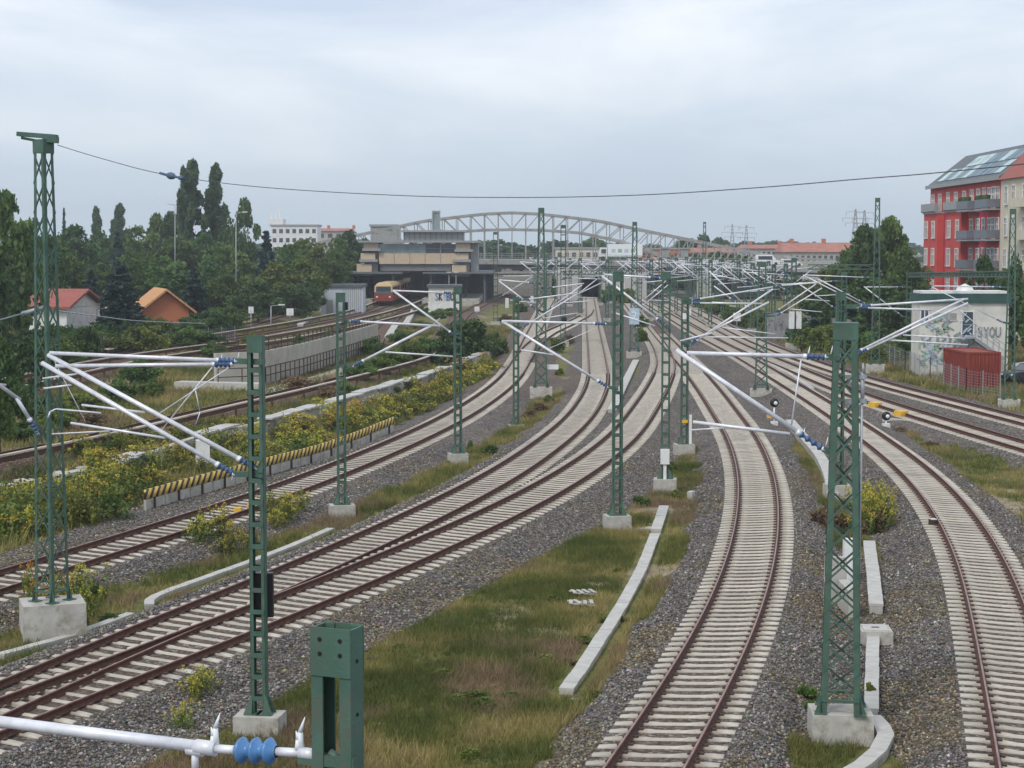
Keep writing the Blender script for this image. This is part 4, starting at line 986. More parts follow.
for i, (a_, b_, lb) in enumerate((((388,342),(396,328),'pale cable trough rising beside the short branch track'),((406,326),(414,313),'pale cable trough nearest the platform end'),((300,329),(310,318),'pale cable trough left of the grey hut'))):
    trough([a_, b_], .8, .3, lb)
# lineside fence far left
def mesh_fence(px, h, label, m='greymetal', gap=2.5, z=-.3):
    P = [gp(x, y, z) for x, y in px]; r = thing('lineside_fence', tuple(P[0]), label, 'fence'); a, b = MB(), MB()
    for p, q in zip(P, P[1:]):
        n = max(1, int((q-p).length/gap)); d = (q-p)
        for k in range(n+1): s = p.lerp(q, k/n); pb = MB(); pb.bar((s.x,s.y,z-.1), (s.x,s.y,z+h), .055); pb.build('post', m, r)
        for k in range(1, 9): b.bar((p.x,p.y,z+h*k/9), (q.x,q.y,z+h*k/9), .012)
        for k in range(n*6): s = p.lerp(q, k/(n*6)); b.bar((s.x,s.y,z+.05), (s.x,s.y,z+h-.05), .010)
    b.build('wire_mesh', m, r); return r
mesh_fence([(0,368),(120,356),(235,345)], 2.0, 'wire fence in front of the gardens and houses on the left', 'steel')
mesh_fence([(880,360),(905,370),(930,380),(966,392.5),(1000,398)], 1.7, 'wire mesh fence in front of the white graffiti cabin', 'steel', 2.2)
# graffiti wall at right
gw, P = wall_between([(766,338),(800,342),(836,347),(850,349)], -.4, 2.6, .25, 'grey graffiti covered wall under the big trees at right', 'boundary_wall', 'graywall')
for k in range(34):
    t = random.random(); p = P[0].lerp(P[3], t); a = MB(); x0 = p.x; y0 = p.y-.35-(P[3].y-P[0].y)*0
    pass
gm_ = MB(); mi_ = 0
for k in range(46):
    t = (k+random.random()*.6)/46; seg = P[0].lerp(P[3], t); q = Vector((seg.x, seg.y-.28, 0)); z = random.uniform(.3, 1.9)
    pts_ = [q+Vector((random.uniform(-.35,.35), -.02*j-.01*(k % 5), z+random.uniform(-.4,.7))) for j in range(4)]
    for u, v in zip(pts_, pts_[1:]): gm_.bar(u, v, .16, .02, k % 3)
gm_.build('graffiti', ['graf_grey', 'graf_pale', 'graf_dark'], gw)
q = P[0].lerp(P[3], .9)
for k, (dx, w_) in enumerate(((0,.5),(.75,.45),(1.6,.5))): gq = MB(); gq.box((q.x+dx, q.y-.32, 1.7), (w_,.04,1.1)); gq.build('letter', 'white', gw)
# --- signals and small equipment
def dwarf(px, label, h=1.0, yel=True):
    p = gp(px[0], px[1], -.3); p.z = gz(p.x, p.y); r = thing('dwarf_signal', tuple(p), label, 'signal', 'dwarf signals')
    a = MB(); a.tube(p, p+Vector((0,0,h)), .05, 8); a.box(p+Vector((0,0,.05)), (.4,.35,.25)); a.build('post', 'offwhite', r)
    b = MB(); c = p+Vector((0,-.05,h+.15)); b.lathe(c+Vector((0,.22,0)), c+Vector((0,-.02,0)), [(0,.02),(.0,.22),(.8,.25),(1,.25),(1,.02)], 20); hd = b.build('signal_head', 'black', r)
    w_ = MB(); w_.lathe(c+Vector((.07,.0,-.02)), c+Vector((.07,-.06,-.02)), [(0,.11),(1,.11),(1,.01)], 16); w_.build('white_disc', 'white', hd)
    if yel: y = MB(); y.box(p+Vector((-.28,-.1,.55)), (.28,.18,.34)); y.build('yellow_box', 'yellow', r)
dwarf((774,425), 'black dwarf signal with white disc and yellow box beside the centre track', 1.1)
dwarf((886,428), 'black dwarf signal lying low between the two right tracks', .45, False)
for x, y, lb in ((875,409,'yellow point motor box left of the low dwarf signal'),(901,418,'yellow point motor box right of the low dwarf signal')):
    block('point_motor', (x,y+3), (.55,.7,.34), lb, 'point motor', 'yellow', R(25))
block('marker_board', (897,424), (.25,2.0,.06), 'narrow white board lying on the ballast by the yellow boxes', 'board', 'conc_pale', R(38))
block('rail_contact', (933,527), (.22,.3,.22), 'small white topped sensor on the left rail of the lower right track', 'sensor', 'clip', R(15), 'offwhite', -.05)
for x, y in ((238,519),(251,516)): block('marker_stone', (x,y), (.28,.28,.2), 'small yellow topped stone left of the barrier mast footing', 'marker stone', 'yellow', group='yellow marker stones')
def lamp(px, top, label, head=1, Y=None):
    p = gp(px[0], px[1], -.3); t = at(px[0], top, p.y); r = thing('lamp_post', tuple(p), label, 'lamp post', 'lamp posts'); a = MB(); a.tube(p, t, .09, 8, 0, .06)
    d = Vector((head*1.0,0,.1)); a.tube(t, t+d, .05, 6); a.build('pole', 'steel', r); b = MB(); b.box(t+d*1.25+Vector((0,0,.02)), (.75,.3,.14)); b.build('lamp_head', 'offwhite', r)
lamp((97,342), 309, 'low street lamp in front of the dark spruces'); lamp((236,318), 213, 'tall lamp post rising out of the trees right of the poplars'); lamp((175,310), 205, 'tall thin pole among trees left of the poplars', -1)
lamp((271,332), 306, 'small lamp post by the suburban siding'); lamp((361,300), 276, 'platform lamp left of the train', -1); lamp((449,305), 273, 'platform lamp on the right of the train'); lamp((456,305), 273, 'second platform lamp, right beside the first', -1)
def post_sign(px, top, w_, h_, label, m='offwhite'):
    p = gp(px[0], px[1], -.3); t = at(px[0], top, p.y); r = thing('trackside_sign', tuple(p), label, 'sign', 'small trackside signs'); a = MB(); a.tube(p, t, .06, 6); a.build('post', 'steel', r)
    b = MB(); b.box(t, (w_,.05,h_)); b.build('sign_board', m, r)
for x, y, tp, w_, h_, lb in ((622,303,287,.9,1.3,'white square sign by the bushes right of the tunnel mouth'),(689,336,312,.5,.7,'white sign on a post left of the yellow green shrubs'),(737,330,317,.9,1.0,'white sign post at the edge of the right shrubs'),
    (477,318,309,.7,.7,'white round-looking sign at the platform end'),(507,317,303,.5,1.4,'white marker beside the platform track'),(518,312,300,.5,1.3,'white marker post right of the platform track'),(532,308,299,.5,1.0,'pale marker post near the broad lattice mast'),
    (251,332,310,.6,.8,'white sign above the suburban siding'),(290,327,312,.9,.9,'white box sign at the tip between two suburban tracks')):
    post_sign((x,y), tp, w_, h_, lb)
# ------------------------------------------------------------------ container, cabin, car
p = gp(966.6,388,-.3); r = thing('shipping_container', (p.x,p.y,-.32), 'rust red shipping container in front of the white graffiti cabin', 'container')
Lc, Wc, Hc = 6.06, 2.44, 2.6; a = MB()
a.boxz(.06, Wc-.06, .06, Lc-.06, .15, Hc-.06)
for k in range(20):
    for x in (.04, Wc-.04): a.boxz(x-.035, x+.035, .15+k*(Lc-.3)/20, .15+k*(Lc-.3)/20+.11, .16, Hc-.15)
for k in range(9): a.boxz(.12+k*.25, .12+k*.25+.10, .0, .05, .16, Hc-.15)
def rot(m, o, an):
    ca, sa = math.cos(an), math.sin(an); m.v = [(o[0]+x*ca-y*sa, o[1]+x*sa+y*ca, o[2]+z) for x,y,z in m.v]; return m
rot(a, r.location, R(2.3)); a.build('corrugated_shell', 'container', r)
b = MB()
for x in (.05, Wc-.05):
    for y in (.05, Lc-.05): b.boxz(x-.07,x+.07,y-.07,y+.07,0,Hc)
for z in (.08, Hc-.06):
    for x in (.05, Wc-.05): b.boxz(x-.065,x+.065,.1,Lc-.1,z-.07,z+.07)
    for y in (.05, Lc-.05): b.boxz(.1,Wc-.1,y-.065,y+.065,z-.07,z+.07)
rot(b, r.location, R(2.3)); b.build('corner_frame', 'container', r)
d = MB()
for x in (.5,.9,1.5,1.9): d.tube((x,-.03,.2),(x,-.03,Hc-.2),.025,6)
rot(d, r.location, R(2.3)); d.build('lock_rods', 'container', r)
# white cabin
Yc = 143.0; zc = -.35; pl, pr = at(919,370,Yc), at(1007.5,370,Yc); X0, X1 = pl.x, pr.x; ztop = at(960,303,Yc).z
r = thing('signal_cabin', (X0,Yc,zc), 'white flat roofed cabin with graffiti, a dark door and an outside stair', 'cabin')
a = MB(); a.boxz(X0,X1,Yc,Yc+3,zc,ztop); a.build('wall', 'gwall', r)
a = MB(); a.boxz(X0-.15,X1+.15,Yc-.2,Yc+3.2,ztop+.002,ztop+.75); rf = a.build('roof_band', 'greenband', r)
a = MB(); a.boxz(X0+.1,X1-.1,Yc,Yc+3,ztop+.752,ztop+.95); a.lathe((X0+3.9,Yc+1.5,ztop+.95),(X0+3.9,Yc+1.5,ztop+1.5),[(0,.75),(.5,.6),(1,.05)],12); a.build('roof_top', 'offwhite', rf)
dx0, dx1 = at(962,337,Yc).x, at(972.5,337,Yc).x; zd0, zd1 = at(966,335,Yc).z, at(966,312,Yc).z
a = MB(); a.boxz(dx0,dx1,Yc-.05,Yc-.005,zd0,zd1); dr = a.build('door', 'glass', r)
a = MB(); [a.boxz(*q) for q in ((dx0-.1,dx0-.002,Yc-.08,Yc-.004,zd0,zd1+.1),(dx1+.002,dx1+.1,Yc-.08,Yc-.004,zd0,zd1+.1),(dx0,dx1,Yc-.08,Yc-.004,zd1+.002,zd1+.1))]; a.build('frame', 'offwhite', dr)
a = MB()
for k in range(9):
    cx = random.uniform(dx0+.15,dx1-.15); cz = random.uniform(zd0+.2,zd1-.2); a.bar((cx-.15,Yc-.06-k*.002,cz-.12),(cx+.12,Yc-.06-k*.002,cz+.15),.08,.01,0,(0,1,0))
a.build('graffiti', 'graf_pale', dr)
for x in (920,):
    w0, w1 = at(921,318,Yc).x, at(928,318,Yc).x; za, zb_ = at(918,322,Yc).z, at(918,309,Yc).z
    a = MB(); a.boxz(w0,w1,Yc-.03,Yc-.005,za,zb_); wn = a.build('window', 'glass', r)
    a = MB(); a.boxz(w0-.08,w0-.002,Yc-.06,Yc-.004,za-.08,zb_+.08); a.boxz(w1+.002,w1+.08,Yc-.06,Yc-.004,za-.08,zb_+.08); a.boxz((w0+w1)/2-.04,(w0+w1)/2+.04,Yc-.06,Yc-.031,za,zb_); a.build('frame', 'offwhite', wn)
for x in (937,945,953):
    a = MB(); q = at(x,313,Yc); q2 = at(x,320,Yc); a.boxz(q.x-.28,q.x+.28,Yc-.03,Yc-.005,q2.z,q.z); wn = a.build('window', 'greymetal', r); a = MB(); a.boxz(q.x-.36,q.x+.36,Yc-.05,Yc-.004,q2.z-.1,q2.z-.002); a.build('sill', 'conc_pale', wn)
a = MB(); s0, s1 = at(974,337,Yc-.9), at(1003,357,Yc-.9); n = 14
a.boxz(dx0-.2, s0.x, Yc-1.4, Yc-.2, s0.z-.12, s0.z)
for k in range(n):
    q = s0.lerp(s1,k/n); a.box((q.x+.1,Yc-.8,q.z-.1-(s0.z-s1.z)/n/2), (.3,1.1,.06))
for y in (Yc-.22,Yc-1.38): a.bar((s0.x,y,s0.z-.15),(s1.x,y,s1.z-.15),.08,.25)
stair = a.build('stair', 'steel', r); a = MB()
for y in (Yc-1.38,):
    for h_ in (.5,1.0): a.bar((s0.x,y,s0.z+h_),(s1.x,y,s1.z+h_),.05); 
    for k in range(6): q = s0.lerp(s1,k/5); a.bar((q.x,y,q.z-.1),(q.x,y,q.z+1.0),.05)
    a.bar((dx0-.2,y,s0.z+1),(s0.x,y,s0.z+1),.05)
a.build('handrail', 'steel', stair)
# graffiti letters on the wall: outlined rounded strokes like the blurred tag in the photo
def letters(word, x0, x1, zb_, zt_, y, parent, mats, lw_=.16):
    G = {'8':[[(0,.5),(.5,.5),(.9,.75),(.5,1),(.1,.75),(.5,.5),(1,.25),(.5,0),(0,.25),(.4,.5)]],'Y':[[(0,1),(.5,.55),(1,1)],[(.5,.55),(.5,0)]],'O':[[(.5,0),(0,.3),(0,.7),(.5,1),(1,.7),(1,.3),(.5,0)]],'U':[[(0,1),(0,.25),(.5,0),(1,.25),(1,1)]],
         'S':[[(1,.85),(.5,1),(.05,.8),(.5,.52),(.95,.25),(.5,0),(0,.15)]],'I':[[(.5,1),(.5,0)]],'K':[[(0,1),(0,0)],[(1,1),(0,.5),(1,0)]],'B':[[(0,0),(0,1),(.8,.85),(.8,.62),(0,.52),(.95,.35),(.9,.1),(0,0)]]}
    a = MB(); n = len(word); cw_ = (x1-x0)/n
    for i, ch in enumerate(word):
        for st in G[ch]:
            P_ = [Vector((x0+cw_*(i+.12+.74*u), y-.012*i, zb_+(zt_-zb_)*v)) for u, v in st]
            for p_, q_ in zip(P_, P_[1:]): a.bar(p_, q_, lw_, .02, i % len(mats), (0,1,0))
    return a.build('graffiti', mats, parent)
letters('SYOU', at(977,337,Yc).x, at(1001,337,Yc).x, at(980,337,Yc).z, at(980,327,Yc).z, Yc-.02, r, ['graf_grey','graf_grey'], .10)
a = MB()
for k in range(105):
    x = random.uniform(X0+.1, X0+4.1); z = random.uniform(zc+.6, zc+4.3) if k % 2 else random.uniform(zc+.4, zc+2.8); l = random.uniform(.2,.7)
    P_ = [Vector((x+random.uniform(-.3,.3), Yc-.008-k*.0009, z+j*l*.4)) for j in range(4)]
    for u, v in zip(P_, P_[1:]): a.bar(u, v, random.uniform(.05,.2), .006, k % 5, (0,1,0))
a.build('graffiti', ['graf_grey','graf_pale','graf_grey','graf_pale','graf_green'], r)
p = gp(1030,383,-.3)
def car(loc, rz, label, body='carblack', L_=4.3, W_=1.75, H_=1.45):
    r = thing('parked_car', tuple(loc), label, 'car', None, rz); prof = [(-L_/2,.35),(-L_/2,.8),(-L_/2+.25,.95),(-L_/2+.75,H_-.05),(-L_/2+1.2,H_),(.35,H_),(1.0,.98),(L_/2-.15,.82),(L_/2,.6),(L_/2,.35)]
    a = MB(); n = len(prof)
    for s in (-1,1): pass
    b0 = 0; a.v += [(x,-W_/2*(1 if z < 1 else .86),z) for x,z in prof]+[(x,W_/2*(1 if z < 1 else .86),z) for x,z in prof]
    a.face(tuple(range(n))); a.face(tuple(range(2*n-1,n-1,-1)))
    for i in range(n): a.face((i,i+n,(i+1)%n+n,(i+1)%n))
    a.build('body', body, r, (0,0,0)); g_ = MB()
    for s in (-1,1): g_.poly([(-L_/2+.7,s*W_/2*.94+s*.03,1.02),(.75,s*W_/2*.94+s*.03,1.02),(.3,s*W_/2*.87+s*.02,H_-.09),(-L_/2+1.0,s*W_/2*.87+s*.02,H_-.09)])
    g_.poly([(1.02,-.7,1.0),(1.02,.7,1.0),(.42,.62,H_-.05),(.42,-.62,H_-.05)]); g_.poly([(-L_/2+.22,-.7,.97),(-L_/2+.22,.7,.97),(-L_/2+.72,.62,H_-.08),(-L_/2+.72,-.62,H_-.08)])
    g_.build('glazing', 'glass', r, (0,0,0))
    for x in (-L_/2+.8,L_/2-.8):
        for s in (-1,1):
            w_ = MB(); w_.lathe((x,s*(W_/2-.2),.32),(x,s*(W_/2+.02),.32),[(0,.02),(0,.32),(1,.32),(1,.02)],16); w_.build('wheel','tyre',r,(0,0,0))
    for s in (-1,1):
        h_ = MB(); h_.box((L_/2-.03,s*.6,.7),(.1,.3,.14)); h_.build('headlight','white',r,(0,0,0))
    return r
car((p.x,p.y,-.3), R(200), 'dark parked car cut by the right edge, in front of the cabin stair')
q = gp(1046,374,-.3); car((q.x,q.y,-.3), R(185), 'pale grey parked van behind the dark car at the right edge', 'silver', 5.0, 1.95, 2.1)
# ------------------------------------------------------------------ the bridge
YB = 350.0; SB_ = YB/F_PX
XU = [0,6,17.1,24.9,36.6,48,56,64]; ZU = [16.4,16.1,14.8,13.1,10.75,8.4,7.5,7.1]
XL = [0,5.4,13.2,21,28.8,34.6,38]; ZL = [13.1,13.0,12.5,10.9,8.2,5.7,4.2]
zu = lambda x: float(np.interp(abs(x), XU, ZU)); zl = lambda x: float(np.interp(abs(x), XL, ZL))
deck = lambda x: 7.35-.00033*(x+12)**2
br = thing('arch_bridge', (0,YB,0), 'grey steel arch truss bridge carrying a road over all the tracks', 'bridge')
for y in (YB, YB+11):
    a = MB(); xs = np.arange(-62.1, 62.2, 2.7)
    for x0, x1 in zip(xs, xs[1:]):
        a.bar((x0,y,zu(x0)), (x1,y,zu(x1)), .46, .40)
        if abs(x0) < 37 and abs(x1) < 37:
            a.bar((x0,y,zl(x0)), (x1,y,zl(x1)), .5, .45); xi, xo = (x0,x1) if x0 >= 0 else (x1,x0)
            a.bar((xo,y,zu(xo)), (xi,y,zl(xi)), .2, .18)
        else:
            xi, xo = (x0,x1) if x0 >= 0 else (x1,x0)
            if abs(xo) <= 52: a.bar((xo,y,zu(xo)), (xi,y,max(deck(xi), zl(xi) if abs(xi) < 38 else deck(xi))), .17, .15)
    for x in xs:
        if abs(x) <= 36: a.bar((x,y,zl(x)), (x,y,zu(x)), .20, .18)
        elif abs(x) <= 52: a.bar((x,y,deck(x)), (x,y,zu(x)), .22, .2)
    a.build('arch_truss', 'bridge', br)
    for x in xs:
        h = MB()
        if abs(x) < 30: h.bar((x,y,deck(x)-.4), (x,y,zl(x)), .36 if round(x/2.7) % 3 == 0 else .12, .2); h.build('hanger', 'bridge', br)
    for s in (-1,1): k = MB(); k.bar((s*30,y,zl(30)), (s*36.5,y,deck(36)-1.9), .6, .5); k.build('springing', 'bridge', br)
x_ = MB()
for x in np.arange(-24.3, 24.4, 2.7):
    x_.bar((x,YB+.3,zu(x)), (x,YB+10.7,zu(x)), .2)
    if abs(x) < 22: x_.bar((x,YB+.3,zu(x)), (x+2.7,YB+10.7,zu(x+2.7)), .12)
x_.build('cross_bracing', 'bridge', br)
d = MB(); xs = np.arange(-110, 90.1, 8)
for x0, x1 in zip(xs, xs[1:]):
    b = len(d.v); y0, y1 = YB-3.2, YB+14
    d.hexa([(x0,y0,deck(x0)-.95),(x1,y0,deck(x1)-.95),(x1,y1,deck(x1)-.95),(x0,y1,deck(x0)-.95),(x0,y0,deck(x0)),(x1,y0,deck(x1)),(x1,y1,deck(x1)),(x0,y1,deck(x0))])
d.build('deck', 'bridge', br)
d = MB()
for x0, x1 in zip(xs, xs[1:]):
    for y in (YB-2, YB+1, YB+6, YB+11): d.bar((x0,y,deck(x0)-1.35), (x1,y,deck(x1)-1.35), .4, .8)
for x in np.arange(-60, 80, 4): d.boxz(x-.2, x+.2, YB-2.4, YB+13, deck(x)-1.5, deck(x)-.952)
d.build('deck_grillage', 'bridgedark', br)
rl = MB()
for x0, x1 in zip(xs, xs[1:]):
    for z in (.35,.75,1.15): rl.bar((x0,YB-3.1,deck(x0)+z), (x1,YB-3.1,deck(x1)+z), .08)
for x in np.arange(-104, 88, 2): rl.bar((x,YB-3.1,deck(x)), (x,YB-3.1,deck(x)+1.18), .09)
rl.build('parapet_railing', 'bridge', br)
for s in (-1,1):
    p_ = MB(); p_.boxz(s*37-1.4, s*37+1.4, YB-3, YB+13.5, -.5, deck(s*37)-1.76); p_.boxz(s*37-1.8, s*37+1.8, YB-3.4, YB+13.9, -.5, .8); p_.build('pier', 'conc', br)
for x in (53, 70): 
    for y in (YB, YB+11): p_ = MB(); p_.boxz(x-.5,x+.5,y-.5,y+.5,-.5,deck(x)-1.76); p_.build('pier', 'conc', br)
for x in (29.6, 33.2):
    p_ = MB(); p_.boxz(x-.7,x+.7,YB-2.9,YB-1.5,deck(x)+.002,deck(x)+2.6); p_.boxz(x-.95,x+.95,YB-3.1,YB-1.3,deck(x)+2.602,deck(x)+2.9); o_ = p_.build('gate_pillar', 'bridge', br)
# concrete portal wall behind the tunnel track
xa, xb, xo0, xo1 = 8.4, 25.5, 12.9, 16.8; yt = 341; zo = 4.1
pw = thing('tunnel_portal', (xo0,yt,-.4), 'pale concrete portal wall with a dark square opening under the bridge', 'tunnel portal')
a = MB(); a.boxz(xa,xo0,yt,yt+1.5,-.5,4.9); a.boxz(xo1,xb,yt,yt+1.5,-.5,4.9); a.boxz(xo0,xo1,yt,yt+1.5,zo,4.9); a.build('wall', 'conc_pale', pw)
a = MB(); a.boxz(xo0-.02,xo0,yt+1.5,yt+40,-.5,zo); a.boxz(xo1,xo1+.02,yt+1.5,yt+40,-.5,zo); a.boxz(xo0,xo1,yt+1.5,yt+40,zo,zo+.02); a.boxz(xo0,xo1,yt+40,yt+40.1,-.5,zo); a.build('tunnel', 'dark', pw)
a = MB(); a.boxz(xo0-.35,xo0-.01,yt-.15,yt-.002,-.5,zo+.35); a.boxz(xo1+.01,xo1+.35,yt-.15,yt-.002,-.5,zo+.35); a.boxz(xo0-.009,xo1+.009,yt-.15,yt-.002,zo+.01,zo+.35); a.build('frame', 'conc', pw)
a = MB()
for k in range(22): a.bar((xa+k*.78, yt+.7, 4.9), (xa+k*.78, yt+.7, 5.9), .06)
a.bar((xa,yt+.7,5.9),(xb,yt+.7,5.9),.07); a.bar((xa,yt+.7,5.4),(xb,yt+.7,5.4),.06); a.build('railing', 'steel', pw)
# abutments and retaining walls under the deck
for x0, x1, y_, h_, lb in ((-62,-38.6,352,5.6,'pale abutment wall behind the station, under the bridge'),(40,52.3,362,4.4,'grey abutment wall under the right part of the bridge'),(-8,8.2,372,4.2,'long pale wall behind the platforms under the bridge')):
    a = MB(); a.boxz(x0,x1,y_,y_+1,-.5,h_); a.boxz(x0,x1,y_-.2,y_+1.2,h_+.002,h_+.3); tag(a.build('abutment_wall', 'conc', None, (x0,y_,-.5)), lb, 'wall')
# traffic on the bridge
def truck(x0, x1, label):
    z0 = deck((x0+x1)/2); y = YB-.2; r = thing('box_truck', ((x0+x1)/2,y,z0), label, 'truck'); c = MB(); c.boxz(x0+1.9,x1,y-1.25,y+1.25,z0+.9,z0+3.3); c.build('cargo_box','white',r)
    c = MB(); c.hexa([(x0,y-1.15,z0+.5),(x0+1.8,y-1.15,z0+.5),(x0+1.8,y+1.15,z0+.5),(x0,y+1.15,z0+.5),(x0+.5,y-1.1,z0+2.6),(x0+1.8,y-1.1,z0+2.6),(x0+1.8,y+1.1,z0+2.6),(x0+.5,y+1.1,z0+2.6)]); cb_ = c.build('cab','offwhite',r)
    c = MB(); c.boxz(x0+.65,x0+1.55,y-1.19,y-1.151,z0+1.5,z0+2.3); c.build('window','glass',cb_)
    for x in (x0+1.0, x1-1.6): c = MB(); c.lathe((x,y-1.2,z0+.48),(x,y+1.2,z0+.48),[(0,.02),(0,.48),(1,.48),(1,.02)],14); c.build('wheel','tyre',r)
    c = MB()
    for k in range(4): c.box((x0+3.0+k*1.25,y-1.262,z0+2.0),(.75,.02,.7),0,k%2)
    c.build('side_panels',['graf_pale','graf_green'],r)
truck(16.6, 25.2, 'white box truck crossing the bridge inside the arch')
def van(x, label, L_=4.6, H_=2.1, m='white'):
    z0 = deck(x); y = YB-.5; r = thing('parked_van', (x,y,z0), label, 'van', 'vehicles on the bridge'); prof = [(-L_/2,.3),(-L_/2,H_*.85),(-L_/2+.2,H_),(L_/2-1.5,H_),(L_/2-.7,H_*.55),(L_/2,H_*.45),(L_/2,.3)]; a = MB(); n = len(prof)
    a.v += [(x+u,y-.9,z0+v) for u,v in prof]+[(x+u,y+.9,z0+v) for u,v in prof]; a.face(tuple(range(n))); a.face(tuple(range(2*n-1,n-1,-1)))
    for i in range(n): a.face((i,i+n,(i+1)%n+n,(i+1)%n))
    a.build('body',m,r); a = MB(); a.boxz(x-L_/2+.4,x+L_/2-1.5,y-.93,y-.905,z0+H_*.55,z0+H_*.88); a.build('glazing','glass',r)
    for u in (-L_/2+.8,L_/2-.8): a = MB(); a.lathe((x+u,y-.95,z0+.33),(x+u,y+.95,z0+.33),[(0,.02),(0,.33),(1,.33),(1,.02)],12); a.build('wheel','tyre',r)
van(49.5, 'white van on the right part of the bridge, left of another'); van(54.2, 'white car on the right part of the bridge, behind the van', 4.2, 1.5)
# ------------------------------------------------------------------ the station
YS = 318.0; SX = lambda px: (px-512)/F_PX*YS*1.0; SZ = lambda py: at(512,py,YS).z
st = thing('station_building', (SX(417),YS,SZ(272)), 'beige panelled station hall raised on columns above the platforms', 'station building')
def sbox(name, x0, x1, y0, y1, m, d0=0, d1=8, parent=None):
    a = MB(); a.boxz(SX(x0),SX(x1),YS+d0,YS+d1,SZ(y1),SZ(y0)); return a.build(name, m, parent or st)
core = sbox('hall_wall', 379, 456, 253.2, 264, 'beige', .3, 14)
a = MB()
for k in range(1,5): x = SX(379+k*15.4); a.boxz(x-.06,x+.06,YS+.24,YS+.298,SZ(264),SZ(253.2))
a.build('panel_joints','greymetal',core)
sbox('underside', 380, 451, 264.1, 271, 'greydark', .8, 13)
for i in range(5):
    x0 = 379+i*15.4; w_ = sbox('window', x0+.6, x0+14.8, 244, 253.1, 'glasspale' if i < 3 else 'glass', .5, .6)
    a = MB(); a.boxz(SX(x0-.5),SX(x0+.59),YS+.2,YS+.7,SZ(253.1),SZ(243.5)); a.boxz(SX(x0+.6),SX(x0+14.8),YS+.35,YS+.49,SZ(248.6),SZ(248.2)); a.build('frame','greymetal',w_)
sbox('hall_interior', 380, 455.5, 244, 253.1, 'dark', 2, 13)
for side, cols in (('l',((364,378.5,242.8,248.3),(361,375.5,253.2,259.3),(357,372,264.2,273.5))),('r',((455.8,470.5,242.8,249.2),(454,468.5,253.2,259.5),(452,466.5,265,274)))):
    for x0, x1, y0, y1 in cols:
        q = sbox('tower_panel', x0, x1, y0, y1, 'beige', 0, 12)
        c = MB(); c.boxz(SX(x0-1.2),SX(x1+2.5),YS-.5,YS+12.3,SZ(y1+2.6),SZ(y1)-.01); c.build('ledge','greymetal',q)
    sbox('tower_core', cols[0][0]+2, cols[0][1]-1.0, 242.7, 274, 'greymetal', 1.2, 11.5)
sbox('tower_side', 471, 478, 243, 274, 'greymetal', 1.4, 10)
a = MB(); a.boxz(SX(359),SX(480),YS-.9,YS+15,SZ(242.6),SZ(240.6)); rf = a.build('roof','greymetal',st)
sbox('pavilion', 403, 463, 232, 240.5, 'greymetal', 4, 12, rf); a = MB(); a.boxz(SX(400),SX(466),YS+3,YS+13,SZ(231.9),SZ(230)); a.build('pavilion_roof','greymetal',rf)
a = MB()
for k in range(12): x = SX(403+k*5.4); a.boxz(x-.08,x+.08,YS+3.8,YS+3.99,SZ(240.5),SZ(232))
a.build('mullions','greydark',rf)
a = MB(); a.boxz(SX(431.6),SX(438.4),YS+6,YS+7.2,SZ(229.9),SZ(212)); lf = a.build('lift_tower','glasspale',rf)
a = MB(); a.boxz(SX(431),SX(439),YS+5.8,YS+7.4,SZ(211.9),SZ(210)); [a.boxz(SX(x)-.1,SX(x)+.1,YS+5.8,YS+5.99,SZ(229.9),SZ(212)) for x in (431.4,438.6)]; a.build('lift_frame','greymetal',lf)
for x0, x1, lb in ((338,404,'left platform roof, dark and flat, below the station hall'),(424,494,'right platform roof, dark and flat, below the station hall')):
    r = thing('platform_roof', (SX(x0),YS,0), lb, 'platform roof', 'platform roofs'); a = MB(); a.boxz(SX(x0),SX(x1),YS-6,YS+30,SZ(273.5),SZ(271.8) if x0 < 400 else SZ(272)); a.build('roof','slate',r)
    
    for x, y in [(x, y) for x in (x0+8,x1-9) for y in (-5,3,12,22)]: a = MB(); a.boxz(SX(x)-.15,SX(x)+.15,YS+y-.15,YS+y+.15,-.3,SZ(273.6)); a.build('column','slate',r)
for x0, x1, y0, y1, lb in ((360,376,300,309,'left platform edge with pale rim beside the train'),(424,480,296,307,'right platform, pale edge, behind the small graffiti hut')):
    a = MB(); a.boxz(SX(x0),SX(x1),YS-8,YS+70,-.5,.75); a.boxz(SX(x0)-.02,SX(x0)+.4,YS-8.1,YS+70,.752,.80,1); a.boxz(SX(x1)-.4,SX(x1)+.02,YS-8.1,YS+70,.752,.80,1); tag(a.build('platform',['conc','conc_pale'],None,(SX(x0),YS,-.5)), lb, 'platform', 'platforms')
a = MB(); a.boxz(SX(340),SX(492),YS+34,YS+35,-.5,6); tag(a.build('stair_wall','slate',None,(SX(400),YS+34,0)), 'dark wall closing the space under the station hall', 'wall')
for k in range(10): x = 366+k*11; a = MB(); a.boxz(SX(x)-.25,SX(x)+.25,YS+6,YS+6.5,-.5,SZ(271)); a.build('column','slate',st)
